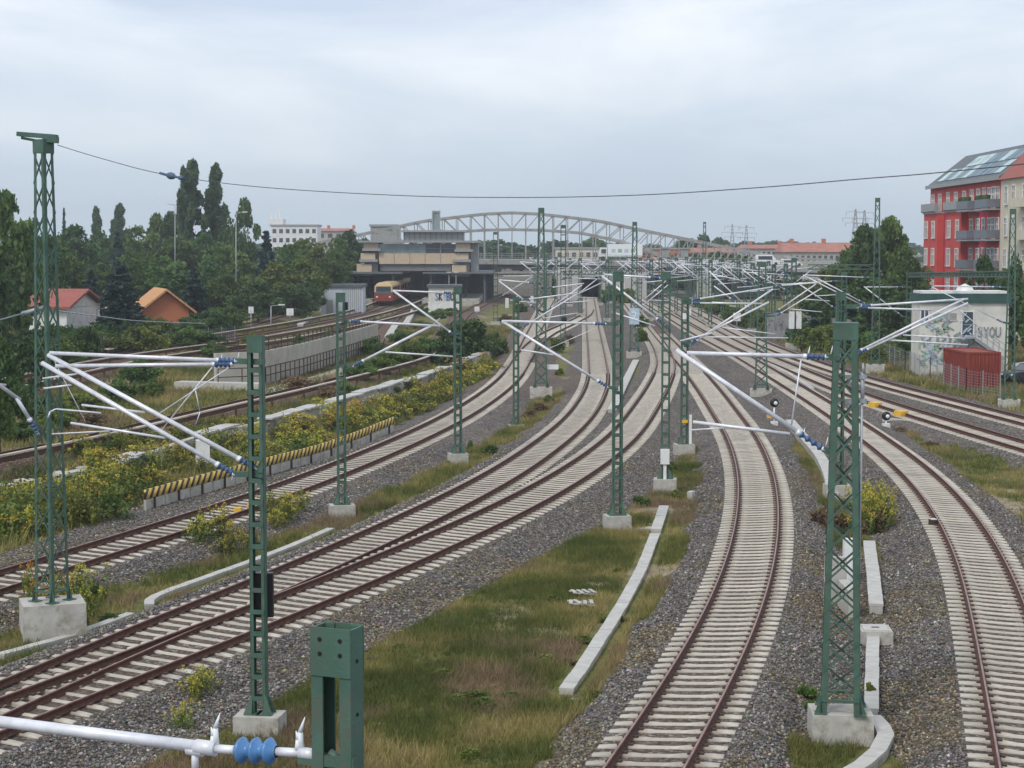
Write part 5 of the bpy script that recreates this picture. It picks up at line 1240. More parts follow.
def hut(x0, x1, yb, yt, Y, label, wall, dep=5, graf=False):
    X = lambda px: (px-512)/F_PX*Y
    r = thing('platform_hut', (X(x0),Y,-.4), label, 'hut', 'small huts at the platform ends'); zt = at(512,yt,Y).z
    a = MB(); a.boxz(X(x0),X(x1),Y,Y+dep,-.5,zt); wl_ = a.build('wall', wall, r); a = MB(); a.boxz(X(x0)-.25,X(x1)+.25,Y-.3,Y+dep+.3,zt+.002,zt+.4); a.build('roof','slate',r)
    if graf: letters('SKYBOU', X(x0)+1.0, X(x1)-.3, at(512,yb-9.5,Y).z, at(512,yb-17,Y).z, Y-.02, r, ['graf_blue','graf_dark','graf_pale'], .18); c = MB(); c.boxz(X(x0)-.05,X(x1)+.05,Y-.06,Y-.004,-.5,at(512,yb-8,Y).z); c.build('plinth','offwhite',r)
    else:
        c = MB()
        for k in range(9): x = X(x0)+(X(x1)-X(x0))*(.55+k*.05); c.boxz(x-.05,x+.05,Y-.05,Y-.004,-.3,zt-.2)
        c.build('ribbed_cladding','greymetal',r)
        c = MB(); c.boxz(X(x0)+.8,X(x0)+1.8,Y-.06,Y-.004,-.4,1.9); c.build('door','greymetal',r)
hut(321, 363, 312, 287, 268, 'pale blue grey hut with a dark flat roof left of the train', 'hutgrey')
hut(428.5, 460, 310, 287.5, 272, 'small hut with graffiti letters right of the train', 'gwall', 5, True)
# the train, three cars along its track
Lt = ST['s_three']['line']; Tt = tangents(Lt)
i0 = int(np.argmin(np.abs(Lt[:,1]-296)))
tr = thing('commuter_train', (Lt[i0][0],Lt[i0][1],.3), 'red and ochre suburban train waiting under the station hall', 'train')
def along(s):
    d = Tt[i0]; return Vector((Lt[i0][0]+d[0]*s, Lt[i0][1]+d[1]*s, .3)), math.atan2(d[1], d[0])-PI/2
def tbox(name, s0, s1, x0, x1, z0, z1, m, parent=None, bev=0, front=0):
    a = MB(); p, an = along(0)
    a.hexa([(x0,s0+front*0,z0),(x1,s0,z0),(x1,s1,z0),(x0,s1,z0),(x0+bev,s0+front,z1),(x1-bev,s0+front,z1),(x1-bev,s1,z1),(x0+bev,s1,z1)])
    rot(a, p, an); return a.build(name, m, parent or tr)
for k in range(3):
    s = k*17.6; cb_ = tbox('car_body', s, s+17.2, -1.5, 1.5, .55, 2.05, 'trainred'); tbox('upper_body', s+(.03 if k == 0 else 0), s+17.2, -1.5, 1.5, 2.052, 3.1, 'traincream', cb_, .05, .2 if k == 0 else 0)
    tbox('roof', s+.3, s+17.1, -1.4, 1.4, 3.102, 3.55, 'traincream', cb_, .45, .25); tbox('underframe', s+.5, s+16.9, -1.2, 1.2, -.1, .548, 'dark', cb_)
    for x in (-1.53, 1.5): tbox('window_band', s+1.2, s+16.4, x, x+.03, 2.1, 2.85, 'glass', cb_)
tbox('windshield', -.04, .02, -1.25, 1.25, 1.75, 2.95, 'glass', None, .08, .16)
for x in (-1.2, .9): tbox('headlight', -.05, .0, x, x+.3, 1.15, 1.38, 'white')
tbox('coupler', -.5, 0, -.2, .2, .3, .55, 'dark')
# ------------------------------------------------------------------ houses
def window(name, x, y, z, w_, h_, parent, face='x', m='glass', fr='offwhite'):
    a = MB()
    if face == 'x': a.boxz(x-.06,x-.005,y-w_/2,y+w_/2,z,z+h_,1)
    else: a.boxz(x-w_/2,x+w_/2,y-.06,y-.005,z,z+h_,1)
    if face == 'x':
        for yy, zz0, ww, hh in ((y-w_/2-.06,z,.12,h_),(y+w_/2+.06,z,.12,h_),(y,z,.08,h_)): a.boxz(x-.12,x-.004 if ww > .1 else x-.061,yy-ww/2,yy+ww/2,zz0,zz0+hh,0)
        a.boxz(x-.16,x-.004,y-w_/2-.12,y+w_/2+.12,z-.12,z-.002,0); a.boxz(x-.14,x-.004,y-w_/2-.12,y+w_/2+.12,z+h_+.002,z+h_+.14,0); a.boxz(x-.11,x-.0615,y-w_/2,y-.041,z+h_*.66,z+h_*.71,0); a.boxz(x-.11,x-.0615,y+.041,y+w_/2,z+h_*.66,z+h_*.71,0)
    else:
        for xx, ww in ((x-w_/2-.06,.12),(x+w_/2+.06,.12),(x,.08)): a.boxz(xx-ww/2,xx+ww/2,y-.12,y-.004 if ww > .1 else y-.061,z,z+h_,0)
        a.boxz(x-w_/2-.12,x+w_/2+.12,y-.16,y-.004,z-.12,z-.002,0)
    return a.build(name, [fr, m], parent)
XF = 54.6; YN, YF = 201.0, 236.0; ZE = 17.6; FL = 3.45
rh = thing('apartment_house', (XF,(YN+YF)/2,-.4), 'bright red apartment house with balconies and a glazed roof', 'apartment house')
a = MB(); a.boxz(XF,XF+11,YN,YF,-.5,ZE); a.build('wall','redwall',rh)
for y0, y1 in ((228.5,236.02),(216.5,224.0)):
    a = MB(); a.boxz(XF-.8,XF-.002,y0,y1,-.5,14.0); bay = a.build('bay','redwall',rh)
    c = MB(); c.boxz(XF-.95,XF-.003,y0-.1,y1+.1,14.002,14.2); [c.boxz(XF-1.22,XF-.85,yy-.05,yy+.05,14.2,15.3) for yy in np.linspace(y0,y1,7)]; c.boxz(XF-1.23,XF-.84,y0,y1,14.3,15.25); c.build('balcony_front','greymetal',bay)
for y0, y1, z1 in ((224.05,228.45,14),(207.7,210.7,14.5)): a = MB(); a.boxz(XF-.012,XF-.003,y0,y1,-.4,z1); a.build('dark_red_strip','redwall2',rh)  # thin darker red strips on the flat wall, between bays and between balconies
a = MB(); a.prism([(XF-.5,YN),(XF+5.6,YN)], 0, 1) if False else None
rz_ = 21.6
a.hexa([(XF-.5,YN,ZE),(XF+11.5,YN,ZE),(XF+11.5,YF+.3,ZE),(XF-.5,YF+.3,ZE),(XF+4.6,YN,rz_),(XF+6.4,YN,rz_),(XF+6.4,YF+.3,rz_),(XF+4.6,YF+.3,rz_)]); rf = a.build('roof','slate',rh)
a = MB(); a.boxz(XF-.65,XF-.505,YN,YF+.3,ZE-.35,ZE+.1); a.build('gutter','greymetal',rf)
def roofpt(y, t): return Vector((XF-.5+5.1*t, y, ZE+4.0*t))+Vector((-.06,0,.075))
k = 0
for y0 in np.arange(203, 233, 3.0):
    for t0, t1 in ((.12,.5),(.53,.85)):
        if y0 > 224 and t0 > .5: continue
        a = MB(); p1, p2, p3, p4 = roofpt(y0,t0), roofpt(y0+2.75,t0), roofpt(y0+2.75,t1), roofpt(y0,t1); dn = Vector((.04,0,-.05))
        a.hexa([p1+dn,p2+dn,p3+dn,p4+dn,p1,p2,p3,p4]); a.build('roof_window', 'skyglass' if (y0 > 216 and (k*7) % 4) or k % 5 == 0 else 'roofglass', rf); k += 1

for f in range(5):
    z = .6+f*FL
    for y in (234.4,230.6,222.3,218.2): window('window', XF-(.8 if f < 4 else 0), y, z, 1.25, 2.0, rh)
    for y in (226.2, 214.6, 211.6, 206.6, 203.2):
        if f < 1 and y < 212: continue
        window('window', XF-(.012 if 224 < y < 228 else 0), y, z, 1.2, 2.05, rh)
    for y in (209.0, 204.9): window('balcony_door', XF-(.012 if y > 208 else 0), y, z-.3, 1.1, 2.4, rh)
for y0, y1, fl in ((210.8,216.0,(1,2,3,4)),(202.2,207.6,(2,3,4))):
    for f in fl:
        z = .3+f*FL; d_ = 1.5; b = MB(); b.boxz(XF-d_,XF-.014,y0,y1,z-.18,z); sl_ = b.build('balcony','greymetal',rh); b = MB()
        b.boxz(XF-d_-.02,XF-d_+.03,y0,y1,z+.1,z+1.05); b.boxz(XF-d_+.031,XF-.014,y0,y0+.05,z+.1,z+1.05); b.boxz(XF-d_+.031,XF-.014,y1-.05,y1,z+.1,z+1.05); b.build('balcony_front','balc',sl_)
        if f == 4: b = MB(); [b.bar((XF-d_+.2,yy,z+1),(XF-d_+.3,yy+random.uniform(-.3,.3),z+1.5),.35) for yy in np.arange(y0+.5,y1,.6)]; b.build('balcony_plants','leaf_dark',sl_)
# cream neighbour with a red gable
ch = thing('apartment_house', (XF-.3,193,-.4), 'cream apartment house with a red tiled gable at the right edge', 'apartment house')
a = MB(); a.boxz(XF-.3,XF+11,166,YN-.01,-.5,17.2); a.build('wall','cream',ch)
a = MB(); b0 = len(a.v); y0, y1 = 166, YN-.02; a.hexa([(XF-.7,y0,17.21),(XF+11.5,y0,17.21),(XF+11.5,y1,17.21),(XF-.7,y1,17.21),(XF+5,y0,23.2),(XF+6,y0,23.2),(XF+6,y1,23.2),(XF+5,y1,23.2)]); rf = a.build('roof','redtile',ch)
for y in (194.5,188): a = MB(); p1 = Vector((XF+1.3,y,19.4)); a.box(p1,(1.3,1.4,1.2)); a.build('dormer','offwhite',rf)
for f in range(5):
    for y in (198.6,195.6,191.4,187.6): window('window', XF-.3, y, .7+f*FL, 1.0, 1.9, ch)
    a = MB(); a.boxz(XF-1.3,XF-.303,183,193,.2+f*FL,1.2+f*FL); a.build('balcony','cream',ch) if f else None
# gardens on the left
def cottage(x0, x1, yb, ye, yr, Y, label, wall, roof, ridge='x', rz=0.0, dep=9, xr=None):
    X = lambda px: (px-512)/F_PX*Y
    xa_, xb_ = X(x0), X(x1); ze = at(512,ye,Y).z; zr = at(512,yr,Y).z; z0 = -.6; cx = (xa_+xb_)/2; w_ = (xb_-xa_)/2
    r = thing('cottage', (cx,Y+dep/2,z0), label, 'house'); a = MB()
    if ridge == 'y':
        a.hexa([(-w_,-dep/2,0),(w_,-dep/2,0),(w_,dep/2,0),(-w_,dep/2,0),(-w_,-dep/2,ze-z0),(w_,-dep/2,ze-z0),(w_,dep/2,ze-z0),(-w_,dep/2,ze-z0)])
        a.poly([(-w_,-dep/2,ze-z0),(w_,-dep/2,ze-z0),(0,-dep/2,zr-z0-.15)]); a.poly([(w_,dep/2,ze-z0),(-w_,dep/2,ze-z0),(0,dep/2,zr-z0-.15)])
    else: a.boxz(-w_,w_,-dep/2,dep/2,0,ze-z0)
    wl_ = a.build('wall',wall,r,(0,0,0)); a = MB(); o = .7
    if ridge == 'y':
        k_ = (zr-ze)/w_
        for s in (-1,1): a.hexa([(s*(w_+o),-dep/2-o,ze-z0-o*k_),(s*(w_+o),dep/2+o,ze-z0-o*k_),(0,dep/2+o,zr-z0),(0,-dep/2-o,zr-z0),(s*(w_+o),-dep/2-o,ze-z0-o*k_+.25),(s*(w_+o),dep/2+o,ze-z0-o*k_+.25),(0,dep/2+o,zr-z0+.25),(0,-dep/2-o,zr-z0+.25)])
    else:
        for s in (-1,1): a.hexa([(-w_-o,s*(dep/2+o),ze-z0-.2),(w_+o,s*(dep/2+o),ze-z0-.2),(w_+o,0,zr-z0),(-w_-o,0,zr-z0),(-w_-o,s*(dep/2+o),ze-z0+.05),(w_+o,s*(dep/2+o),ze-z0+.05),(w_+o,0,zr-z0+.25),(-w_-o,0,zr-z0+.25)])
        for s in (-1,1): a.poly([(s*w_,-dep/2,ze-z0-.1),(s*w_,dep/2,ze-z0-.1),(s*w_,0,zr-z0-.02)],1)
    a.build('roof',[roof,wall],r,(0,0,0)); 
    for u in (-.45,.4): window('window', u*w_*1.2, -dep/2, 1.0, 1.2, 1.2, r, 'y')
    for o_ in list(r.children):
        if o_.name.startswith('window'): o_.location = (0,0,0)
    r.rotation_euler = (0,0,rz); return r, w_
def window_local(*a_, **k_): pass
_build = MB.build
def cottage_windows_fix(): pass
def train_doors():
    for k in range(2):
        for s in (3.2, 8.4, 13.6): 
            for x in (-1.56, 1.532): tbox('door', k*17.6+s, k*17.6+s+1.3, x, x+.028, .75, 2.85, 'trainred')
train_doors()
c1, w1 = cottage(131, 177, 330, 309, 291, 196, 'new orange brick house with a bare tiled gable roof between dark spruces', 'brick', 'orangetile', 'y', R(20), 7.5)
c2, w2 = cottage(34, 76, 332, 307, 292, 186, 'white house with a faded red roof behind the tall left mast', 'offwhite', 'redtile', 'x', R(-12), 8)
# far apartment block
def farblock(x0, x1, yt, Y, label, wall='offwhite', floors=5, cols=7, roof=None, dep=12, rh_=0):
    X = lambda px: (px-512)/F_PX*Y
    zt = at(512,yt,Y).z; r = thing('apartment_block', (X((x0+x1)/2),Y,-.5), label, 'building', 'distant buildings'); a = MB(); a.boxz(X(x0),X(x1),Y,Y+dep,-.6,zt); a.build('wall',wall,r)
    if roof:
        a = MB(); a.hexa([(X(x0)-.5,Y-.6,zt),(X(x1)+.5,Y-.6,zt),(X(x1)+.5,Y+dep+.6,zt),(X(x0)-.5,Y+dep+.6,zt),(X(x0)+.5,Y+dep*.45,zt+rh_),(X(x1)-.5,Y+dep*.45,zt+rh_),(X(x1)-.5,Y+dep*.55,zt+rh_),(X(x0)+.5,Y+dep*.55,zt+rh_)]); rf_ = a.build('roof',roof,r)
        n = max(2,int((X(x1)-X(x0))/9))
        for k in range(n): c = MB(); c.boxz(X(x0)+k*9+3,X(x0)+k*9+3.9,Y+dep*.4,Y+dep*.55,zt+rh_*.7,zt+rh_+1.1); c.build('chimney','brick',rf_)
    else: a = MB(); a.boxz(X(x0)-.3,X(x1)+.3,Y-.3,Y+dep+.3,zt+.002,zt+.5); a.build('roof','greymetal',r)
    wdt = (X(x1)-X(x0))/cols; a = MB(); a.boxz(wdt*.22,wdt*.78,-.06,-.004,0,1.4); wme = a.mesh('window',['glass']); o0 = world_loc(r)
    for f in range(floors):
        for k in range(cols):
            z = zt-1.0-f*3.0-1.4
            if z > .5: inst('window', wme, r, (X(x0)+k*wdt-o0[0], Y-o0[1], z-o0[2]))
    return r
fb = farblock(272, 318, 226, 600, 'distant white apartment block above the trees on the left')
a = MB(); X6 = lambda px: (px-512)/F_PX*600; a.boxz(X6(268),X6(283),602,610,at(512,226,600).z,at(512,219,600).z); [a.bar((X6(x),605,at(512,219,600).z),(X6(x),605,at(512,209,600).z),.4) for x in (270,275,279)]; a.build('rooftop_antennas','offwhite',fb)
farblock(371, 397, 226.5, 420, 'grey flat roofed block behind the station roof', 'greymetal', 0, 4)
farblock(741, 800, 248.5, 560, 'long building with faded red roof, left of two on the right horizon', 'conc', 3, 12, 'pinktile', 12, 1.2)
farblock(782, 862, 252, 500, 'long building with an orange red roof on the right horizon', 'conc', 3, 14, 'pinktile', 14, 2.6)
farblock(690, 742, 252.5, 580, 'reddish building with chimneys right of the arch end', 'brick', 3, 8, 'pinktile', 14, 1.5)
farblock(556, 606, 249, 520, 'low beige building seen through the bridge arch', 'cream', 2, 7)
farblock(640, 690, 249.5, 540, 'low brick building behind the white truck', 'brick', 3, 8)
farblock(318, 352, 231, 640, 'pale block half hidden by trees left of the station', 'conc', 5, 4, 'pinktile', 12, 1)
def pylon(x, yb, yt, Y, label):
    p, t = at(x,yb,Y), at(x,yt,Y); r = thing('power_pylon', tuple(p), label, 'pylon', 'power pylons on the horizon'); a = MB(); h = t.z-p.z
    for i in (-1,1):
        for j in (-1,1): a.bar((p.x+i*.9,p.y+j*.9,p.z),(p.x+i*.12,p.y+j*.12,t.z),.1)
    for k in range(10):
        z0, z1 = p.z+h*k/10, p.z+h*(k+1)/10; w0, w1 = .9*(1-k/10)+.12, .9*(1-(k+1)/10)+.12
        for j in (-1,1): a.bar((p.x-w0,p.y+j*w0,z0),(p.x+w1,p.y+j*w1,z1),.05); a.bar((p.x+w0,p.y+j*w0,z0),(p.x-w1,p.y+j*w1,z1),.05)
    a.build('tower','steel',r); b = MB()
    for f_, l_ in ((.93,2.2),(.78,3.0),(.66,2.4)): b.bar((p.x-l_,p.y,p.z+h*f_),(p.x+l_,p.y,p.z+h*f_),.1); [b.bar((p.x+s*l_,p.y,p.z+h*f_),(p.x+s*l_,p.y,p.z+h*f_-.9),.1) for s in (-1,1)]
    b.build('crossarms','steel',r)
pylon(732,262,224,520,'left one of a pair of thin pylons above the red roofs'); pylon(746,262,225,520,'right one of a pair of thin pylons above the red roofs'); pylon(855,250,209,430,'thin pylon left of the tallest tree at right'); pylon(864,250,210,440,'pylon half hidden in the tree top at right')
# ------------------------------------------------------------------ trees
def leaf_quads(C, size, r, flat=.0):
    n = len(C); a = r.normal(size=(n,3)); a /= np.linalg.norm(a,axis=1)[:,None]; b = r.normal(size=(n,3)); b -= (b*a).sum(1)[:,None]*a; b /= np.linalg.norm(b,axis=1)[:,None]
    s = (size*r.uniform(.6,1.3,n))[:,None]; a = a*s; b = b*s*.75
    return np.stack([C-a-b*.4, C-a*.2+b, C+a+b*.3, C+a*.1-b],1).reshape(-1,3)
def trunk_mb(h, r0, limbs, seed, spread, top=.9):
    R_ = random.Random(seed); m = MB(); P = [Vector((0,0,-.4))]; n = 5
    for k in range(1,n+1): P.append(Vector((R_.uniform(-.04,.04)*h*.3*k/n, R_.uniform(-.04,.04)*h*.3*k/n, h*top*k/n)))
    for k in range(n): m.tube(P[k], P[k+1], r0*(1-k/n*.85), 8, 0, r0*(1-(k+1)/n*.85), False)
    for k in range(limbs):
        t = R_.uniform(.3,.85); b = P[min(n,int(t*n))]; an = k*2.4+R_.uniform(-.4,.4); e = b+Vector((math.cos(an)*spread*R_.uniform(.5,.9), math.sin(an)*spread*R_.uniform(.5,.9), h*R_.uniform(.08,.22)))
        mid = b.lerp(e,.5)+Vector((0,0,.05*h)); m.tube(b, mid, r0*.35, 6, 0, r0*.22, False); m.tube(mid, e, r0*.22, 6, 0, r0*.06, False)
    return m
def broad(seed, H, W, n_cl=56, per=100, size=.25, base=.12):
    r = np.random.default_rng(seed); C = []
    for k in range(n_cl):
        t = r.uniform(base, 1)**.85; prof = math.sin(min(1,(t-base*.6)/(1-base*.6))**.75*PI)**.6; rad = W/2*prof*r.uniform(.35,1.0); an = r.uniform(0,2*PI)
        c = np.array([math.cos(an)*rad, math.sin(an)*rad, H*(base+(1-base)*t*.93)]); cr = np.array([W*.115,W*.115,H*.07])*r.uniform(.6,1.5)
        d = r.normal(size=(per,3)); d /= np.linalg.norm(d,axis=1)[:,None]; C.append(c+d*cr*(r.uniform(.45,1.1,(per,1))))
    return leaf_quads(np.vstack(C), size, r)
def spruce(seed, H, W, size=.22):
    r = np.random.default_rng(seed); C = []
    n = int(H*2.2)
    for k in range(n):
        t = k/n; z = H*(.06+.94*t); rad = W/2*(1-t)**.85+.08
        for j in range(max(5,int(16*(1-t))+4)):
            an = r.uniform(0,2*PI); L_ = rad*r.uniform(.65,1.1); m = int(10+22*L_); u = r.uniform(.15,1,m)
            C.append(np.column_stack([np.cos(an)*L_*u+r.normal(0,.09,m), np.sin(an)*L_*u+r.normal(0,.09,m), z-u*L_*.28+r.normal(0,.07,m)]))
    return leaf_quads(np.vstack(C), size, r)
def poplar(seed, H, W, size=.3):
    r = np.random.default_rng(seed); C = []
    for k in range(70):
        t = r.uniform(.05,1); prof = min(1,(t*2.6)**.8)*(1-t)**.62*1.25; an = r.uniform(0,2*PI); rad = W/2*prof*r.uniform(.3,1.15); per = 70
        d = r.normal(size=(per,3)); d /= np.linalg.norm(d,axis=1)[:,None]; C.append(np.array([math.cos(an)*rad,math.sin(an)*rad,H*t*.97])+d*np.array([W*.10,W*.10,H*.05])*r.uniform(.3,1.1,(per,1)))
    return leaf_quads(np.vstack(C), size, r)
def qmesh(name, V, m): return np_mesh(name, V, np.arange(len(V)).reshape(-1,4), [m])
TREES = {}
def reg(key, V, m, trunk, tm='bark'): TREES[key] = (qmesh('crown_'+key, V, m), trunk.mesh('trunk_'+key, [tm]))
for k in range(4):
    reg('broad%d'%k, broad(20+k,10,8.5+.6*(k%2)), 'leaf_mid', trunk_mb(10,.3,7,k,3.0)); reg('dark%d'%k, broad(40+k,10,7.5+.7*(k%2),44), 'leaf_dark', trunk_mb(10,.3,7,10+k,2.8)); 
for k in range(2):
    reg('yel%d'%k, broad(60+k,10,8.5), 'leaf_yellow', trunk_mb(10,.25,7,20+k,3.0)); reg('spruce%d'%k, spruce(70+k,10,5.0), 'needle', trunk_mb(10,.2,0,30+k,1,.95)); reg('poplar%d'%k, poplar(80+k,10,3.0), 'leaf_poplar', trunk_mb(10,.18,4,40+k,.6)); reg('far%d'%k, broad(90+k,10,10,26,60,.55), 'leaf_dark', trunk_mb(10,.3,4,50+k,3))
def tree(name, key, px, top, Y, wpx, label, group, cat='tree', zb=-.45):
    X = (px-512)/F_PX*Y; H = at(512,top,Y).z-zb; me, tk = TREES[key]; w0 = max(v for v in (max(me.vertices[i].co.x for i in range(0,len(me.vertices),7)),)); W = wpx/F_PX*Y
    r = thing(name, (X,Y,zb), label, cat, group); s = (W/2/w0, W/2/w0, H/10); rz = random.uniform(0,6.28)
    inst('crown', me, r, (0,0,0), rz, s); inst('trunk', tk, r, (0,0,0), rz, (min(s[0],s[2])*1.0,min(s[0],s[2]),s[2]*.95)); return r
GL = 'trees behind the gardens on the left'; B = 'broad leaved tree in the wood beyond the gardens on the left'
n_ = 0
for px, top, Y, w_, kind in ((4,190,165,105,'broad'),(-38,205,150,110,'dark'),(38,222,215,70,'dark'),(-8,250,140,60,'dark'),(75,226,290,55,'dark'),(58,238,240,60,'broad'),(100,232,300,58,'dark'),(140,226,330,62,'broad'),(158,213,350,44,'broad'),(172,214,345,40,'dark'),
    (178,236,300,60,'broad'),(205,232,310,60,'dark'),(222,242,290,64,'broad'),(246,201,320,36,'dark'),(232,219,330,40,'dark'),(240,252,270,60,'broad'),(288,244,300,58,'broad'),(304,238,320,56,'yel'),(322,243,310,52,'yel'),(338,237,330,50,'broad'),(350,231,338,42,'dark'),(366,240,342,22,'dark'),
    (278,262,258,64,'yel'),(302,258,262,60,'yel'),(328,258,275,56,'broad'),(336,250,300,40,'broad'),(206,258,255,66,'dark'),(165,256,262,70,'broad'),(130,252,262,64,'broad'),(70,254,235,62,'broad'),(38,262,230,60,'dark'),(100,262,245,50,'dark'),(225,274,236,60,'broad'),(258,282,232,56,'dark'),(290,284,240,56,'dark'),(306,281,250,40,'dark'),(180,275,232,54,'dark')):
    key = kind+str(n_ % (4 if kind in ('broad','dark') else 2)); n_ += 1
    lb = B
    if (px,top) == (4,190): lb = 'big broad leaved tree filling the left edge behind the tall mast'
    if (px,top) == (246,201): lb = 'dark round topped tree just right of the two poplars'
    if kind == 'yel': lb = 'yellowish green tree among the wood left of the station'
    tree('broadleaf_tree', key, px, top, Y, w_, lb, GL if lb in (B,) or kind == 'yel' else None)
for px, top, Y, w_, lb in ((119,230,262,40,'dark spruce behind the nearest blue spruce on the left'),(120,260,186,76,'broad blue green spruce left of the orange brick house'),(92,268,196,50,'dark spruce between the white house and the blue spruce'),(195,266,205,52,'blue green spruce right of the orange brick house'),(267,229,262,46,'tall dark pointed spruce left of the station'),(66,206,380,14,'slim spruce top above the wood, far left')):
    tree('spruce_tree', 'spruce%d'%(n_ % 2), px, top, Y, w_, lb, None); n_ += 1
for px, top, Y, w_, lb in ((193,160,330,36,'taller left one of two tall poplars, with a split top'),(217,166,335,32,'right one of two tall poplars'),(98,207,420,18,'small distant poplar, left of a pair'),(121,205,420,26,'small distant poplar, right of a pair'),(428,234,470,10,'thin poplar behind the station')):
    tree('poplar_tree', 'poplar%d'%(n_ % 2), px, top, Y, w_, lb, None); n_ += 1
tree('poplar_tree','poplar0',185,168,329,20,'narrow side stem of the taller poplar',None)
for px, top, Y, w_, kind, lb in ((864,226,205,50,'dark','narrow tall tree behind the tall right mast, left tip'),(888,217,208,62,'broad','narrow tall tree behind the tall right mast, right tip'),(874,232,212,92,'dark','large dark tree left of the red apartment house'),(902,248,200,70,'broad','round tree touching the left corner of the red apartment house'),(846,250,218,66,'broad','broad tree left of the large dark tree'),(822,268,226,50,'yel','yellowish tree at the left end of the right hand group'),
    (868,275,182,80,'dark','low dark tree behind the graffiti wall'),(905,290,176,60,'dark','dark tree directly behind the white graffiti cabin'),(826,292,186,60,'dark','dark low tree above the graffiti wall, left part'),(983,258,166,44,'dark','round dark tree in front of the red apartment house'),(1014,256,158,46,'dark','dark tree in front of the cream apartment house'),(1004,276,154,50,'dark','bushy dark tree behind the cabin stair'),(1040,270,150,60,'broad','tree beyond the right edge behind the car')):
    tree('broadleaf_tree' if kind != 'poplar' else 'poplar_tree', kind+'0' if kind in('poplar','yel') else kind+str(n_ % 4), px, top, Y, w_, lb, None); n_ += 1
far_lb = 'far tree of the hazy line behind the bridge'
for px, top, Y, w_ in ((560,241,620,60),(590,238,640,50),(530,246,600,60),(500,240,600,60),(618,244,650,50),(655,246,620,50),(690,240,600,60),(716,238,620,40),(702,235,640,26),(740,247,600,60),(765,243,680,50),(790,246,700,60),(828,247,700,70),(862,246,690,60),(440,240,560,60),(410,243,560,60),(470,246,560,60),(720,252,430,70),(742,256,425,50),(694,254,440,50),(390,246,520,50),(760,250,620,60),(812,243,720,50)):
    tree('distant_tree', 'far%d'%(n_ % 2), px, top, Y, w_, far_lb, 'far trees behind the bridge'); n_ += 1
for px, top, Y, w_ in ((650,272,385,60),(690,275,380,60),(724,274,375,60),(760,274,365,60),(612,278,390,34),(470,276,395,40),(792,276,340,50),(520,276,395,30),(546,276,395,40)):
    tree('distant_tree', 'dark%d'%(n_ % 4), px, top, Y, w_, 'dark tree standing just behind the bridge', 'trees just behind the bridge'); n_ += 1
for k in range(40):
    px = -30+k*27.5; tree('distant_tree', 'far%d'%(k%2), px+random.uniform(-8,8), 243+random.uniform(-2,2.5), random.uniform(760,960), random.uniform(46,70), 'tiny tree of the pale line along the horizon', 'trees along the horizon')
# ------------------------------------------------------------------ shrubs and flowers
def bush_mesh(seed, key, m, n_cl=16, per=80, size=.11):
    r = np.random.default_rng(seed); C = []
    for k in range(n_cl):
        an = r.uniform(0,2*PI); rad = r.uniform(.05,.62); z = r.uniform(.1,.9)*(1-rad*.5)
        d = r.normal(size=(per,3)); d /= np.linalg.norm(d,axis=1)[:,None]; C.append(np.array([math.cos(an)*rad,math.sin(an)*rad,z])+d*np.array([.3,.3,.22])*(.62 if n_cl > 30 else 1)*r.uniform(.3,1.1,(per,1)))
    C = np.vstack(C); C[:,2] = np.maximum(C[:,2], .02); return qmesh('bush_'+key, leaf_quads(C,size,r), m)
BUSH = {k: bush_mesh(i+200, k, m, 16, 90, s) for i,(k,m,s) in enumerate((('dark','leaf_dark',.10),('mid','leaf_mid',.10),('yel','leaf_yellow',.10),('dry','dryweed',.07)))}
BIG = {k: bush_mesh(i+240, 'large_'+k, m, 52, 95, .042) for i,(k,m) in enumerate((('dark','leaf_dark'),('mid','leaf_mid'),('yel','leaf_yellow')))}
def shrub(px, py, h, w_, kind, label, group, name='shrub'):
    p = gp(px, py, -.35); p.z = gz(p.x, p.y)-.05; me = BIG[kind] if (w_ > 2.3 and kind in BIG) else BUSH[kind]; o = inst(name, me, None, p, random.uniform(0,6.28), (w_/1.6, w_/1.6, h)); tag(o, label, 'shrub', group); return o
for px, py, h, w_, kind, lb in ((467,361,4.2,6.5,'dark','large dark bush where the leftmost track meets the suburban curve'),(494,357,2.6,3.4,'mid','rounder brighter bush right of the large dark bush'),(446,366,2.5,4,'dark','dark bush at the left foot of the large dark bush'),
  (872,533,.9,1.5,'dry','brown and yellow weed bush by the white trough at right'),(866,524,1.2,1.5,'yel','small yellow flowering bush behind the big X-braced mast'),(829,529,.9,1.6,'dry','low brown weed left of the big X-braced mast')):
    shrub(px, py, h, w_, kind, lb, None)
for px, py, top, w_, kd_, lb in ((-4,462,338,62,'dark1','tall dark shrub at the left edge below the gardens'),(-26,486,352,70,'broad2','shrub cut by the left edge, in front of the dark one'),(22,405,335,50,'dark3','dark shrub behind the tall left mast')):
    p = gp(px, py, -.45); tree('tall_shrub', kd_, px, top, p.y, w_, lb, None, 'shrub')
GR = 'shrubs beside the outermost right track'
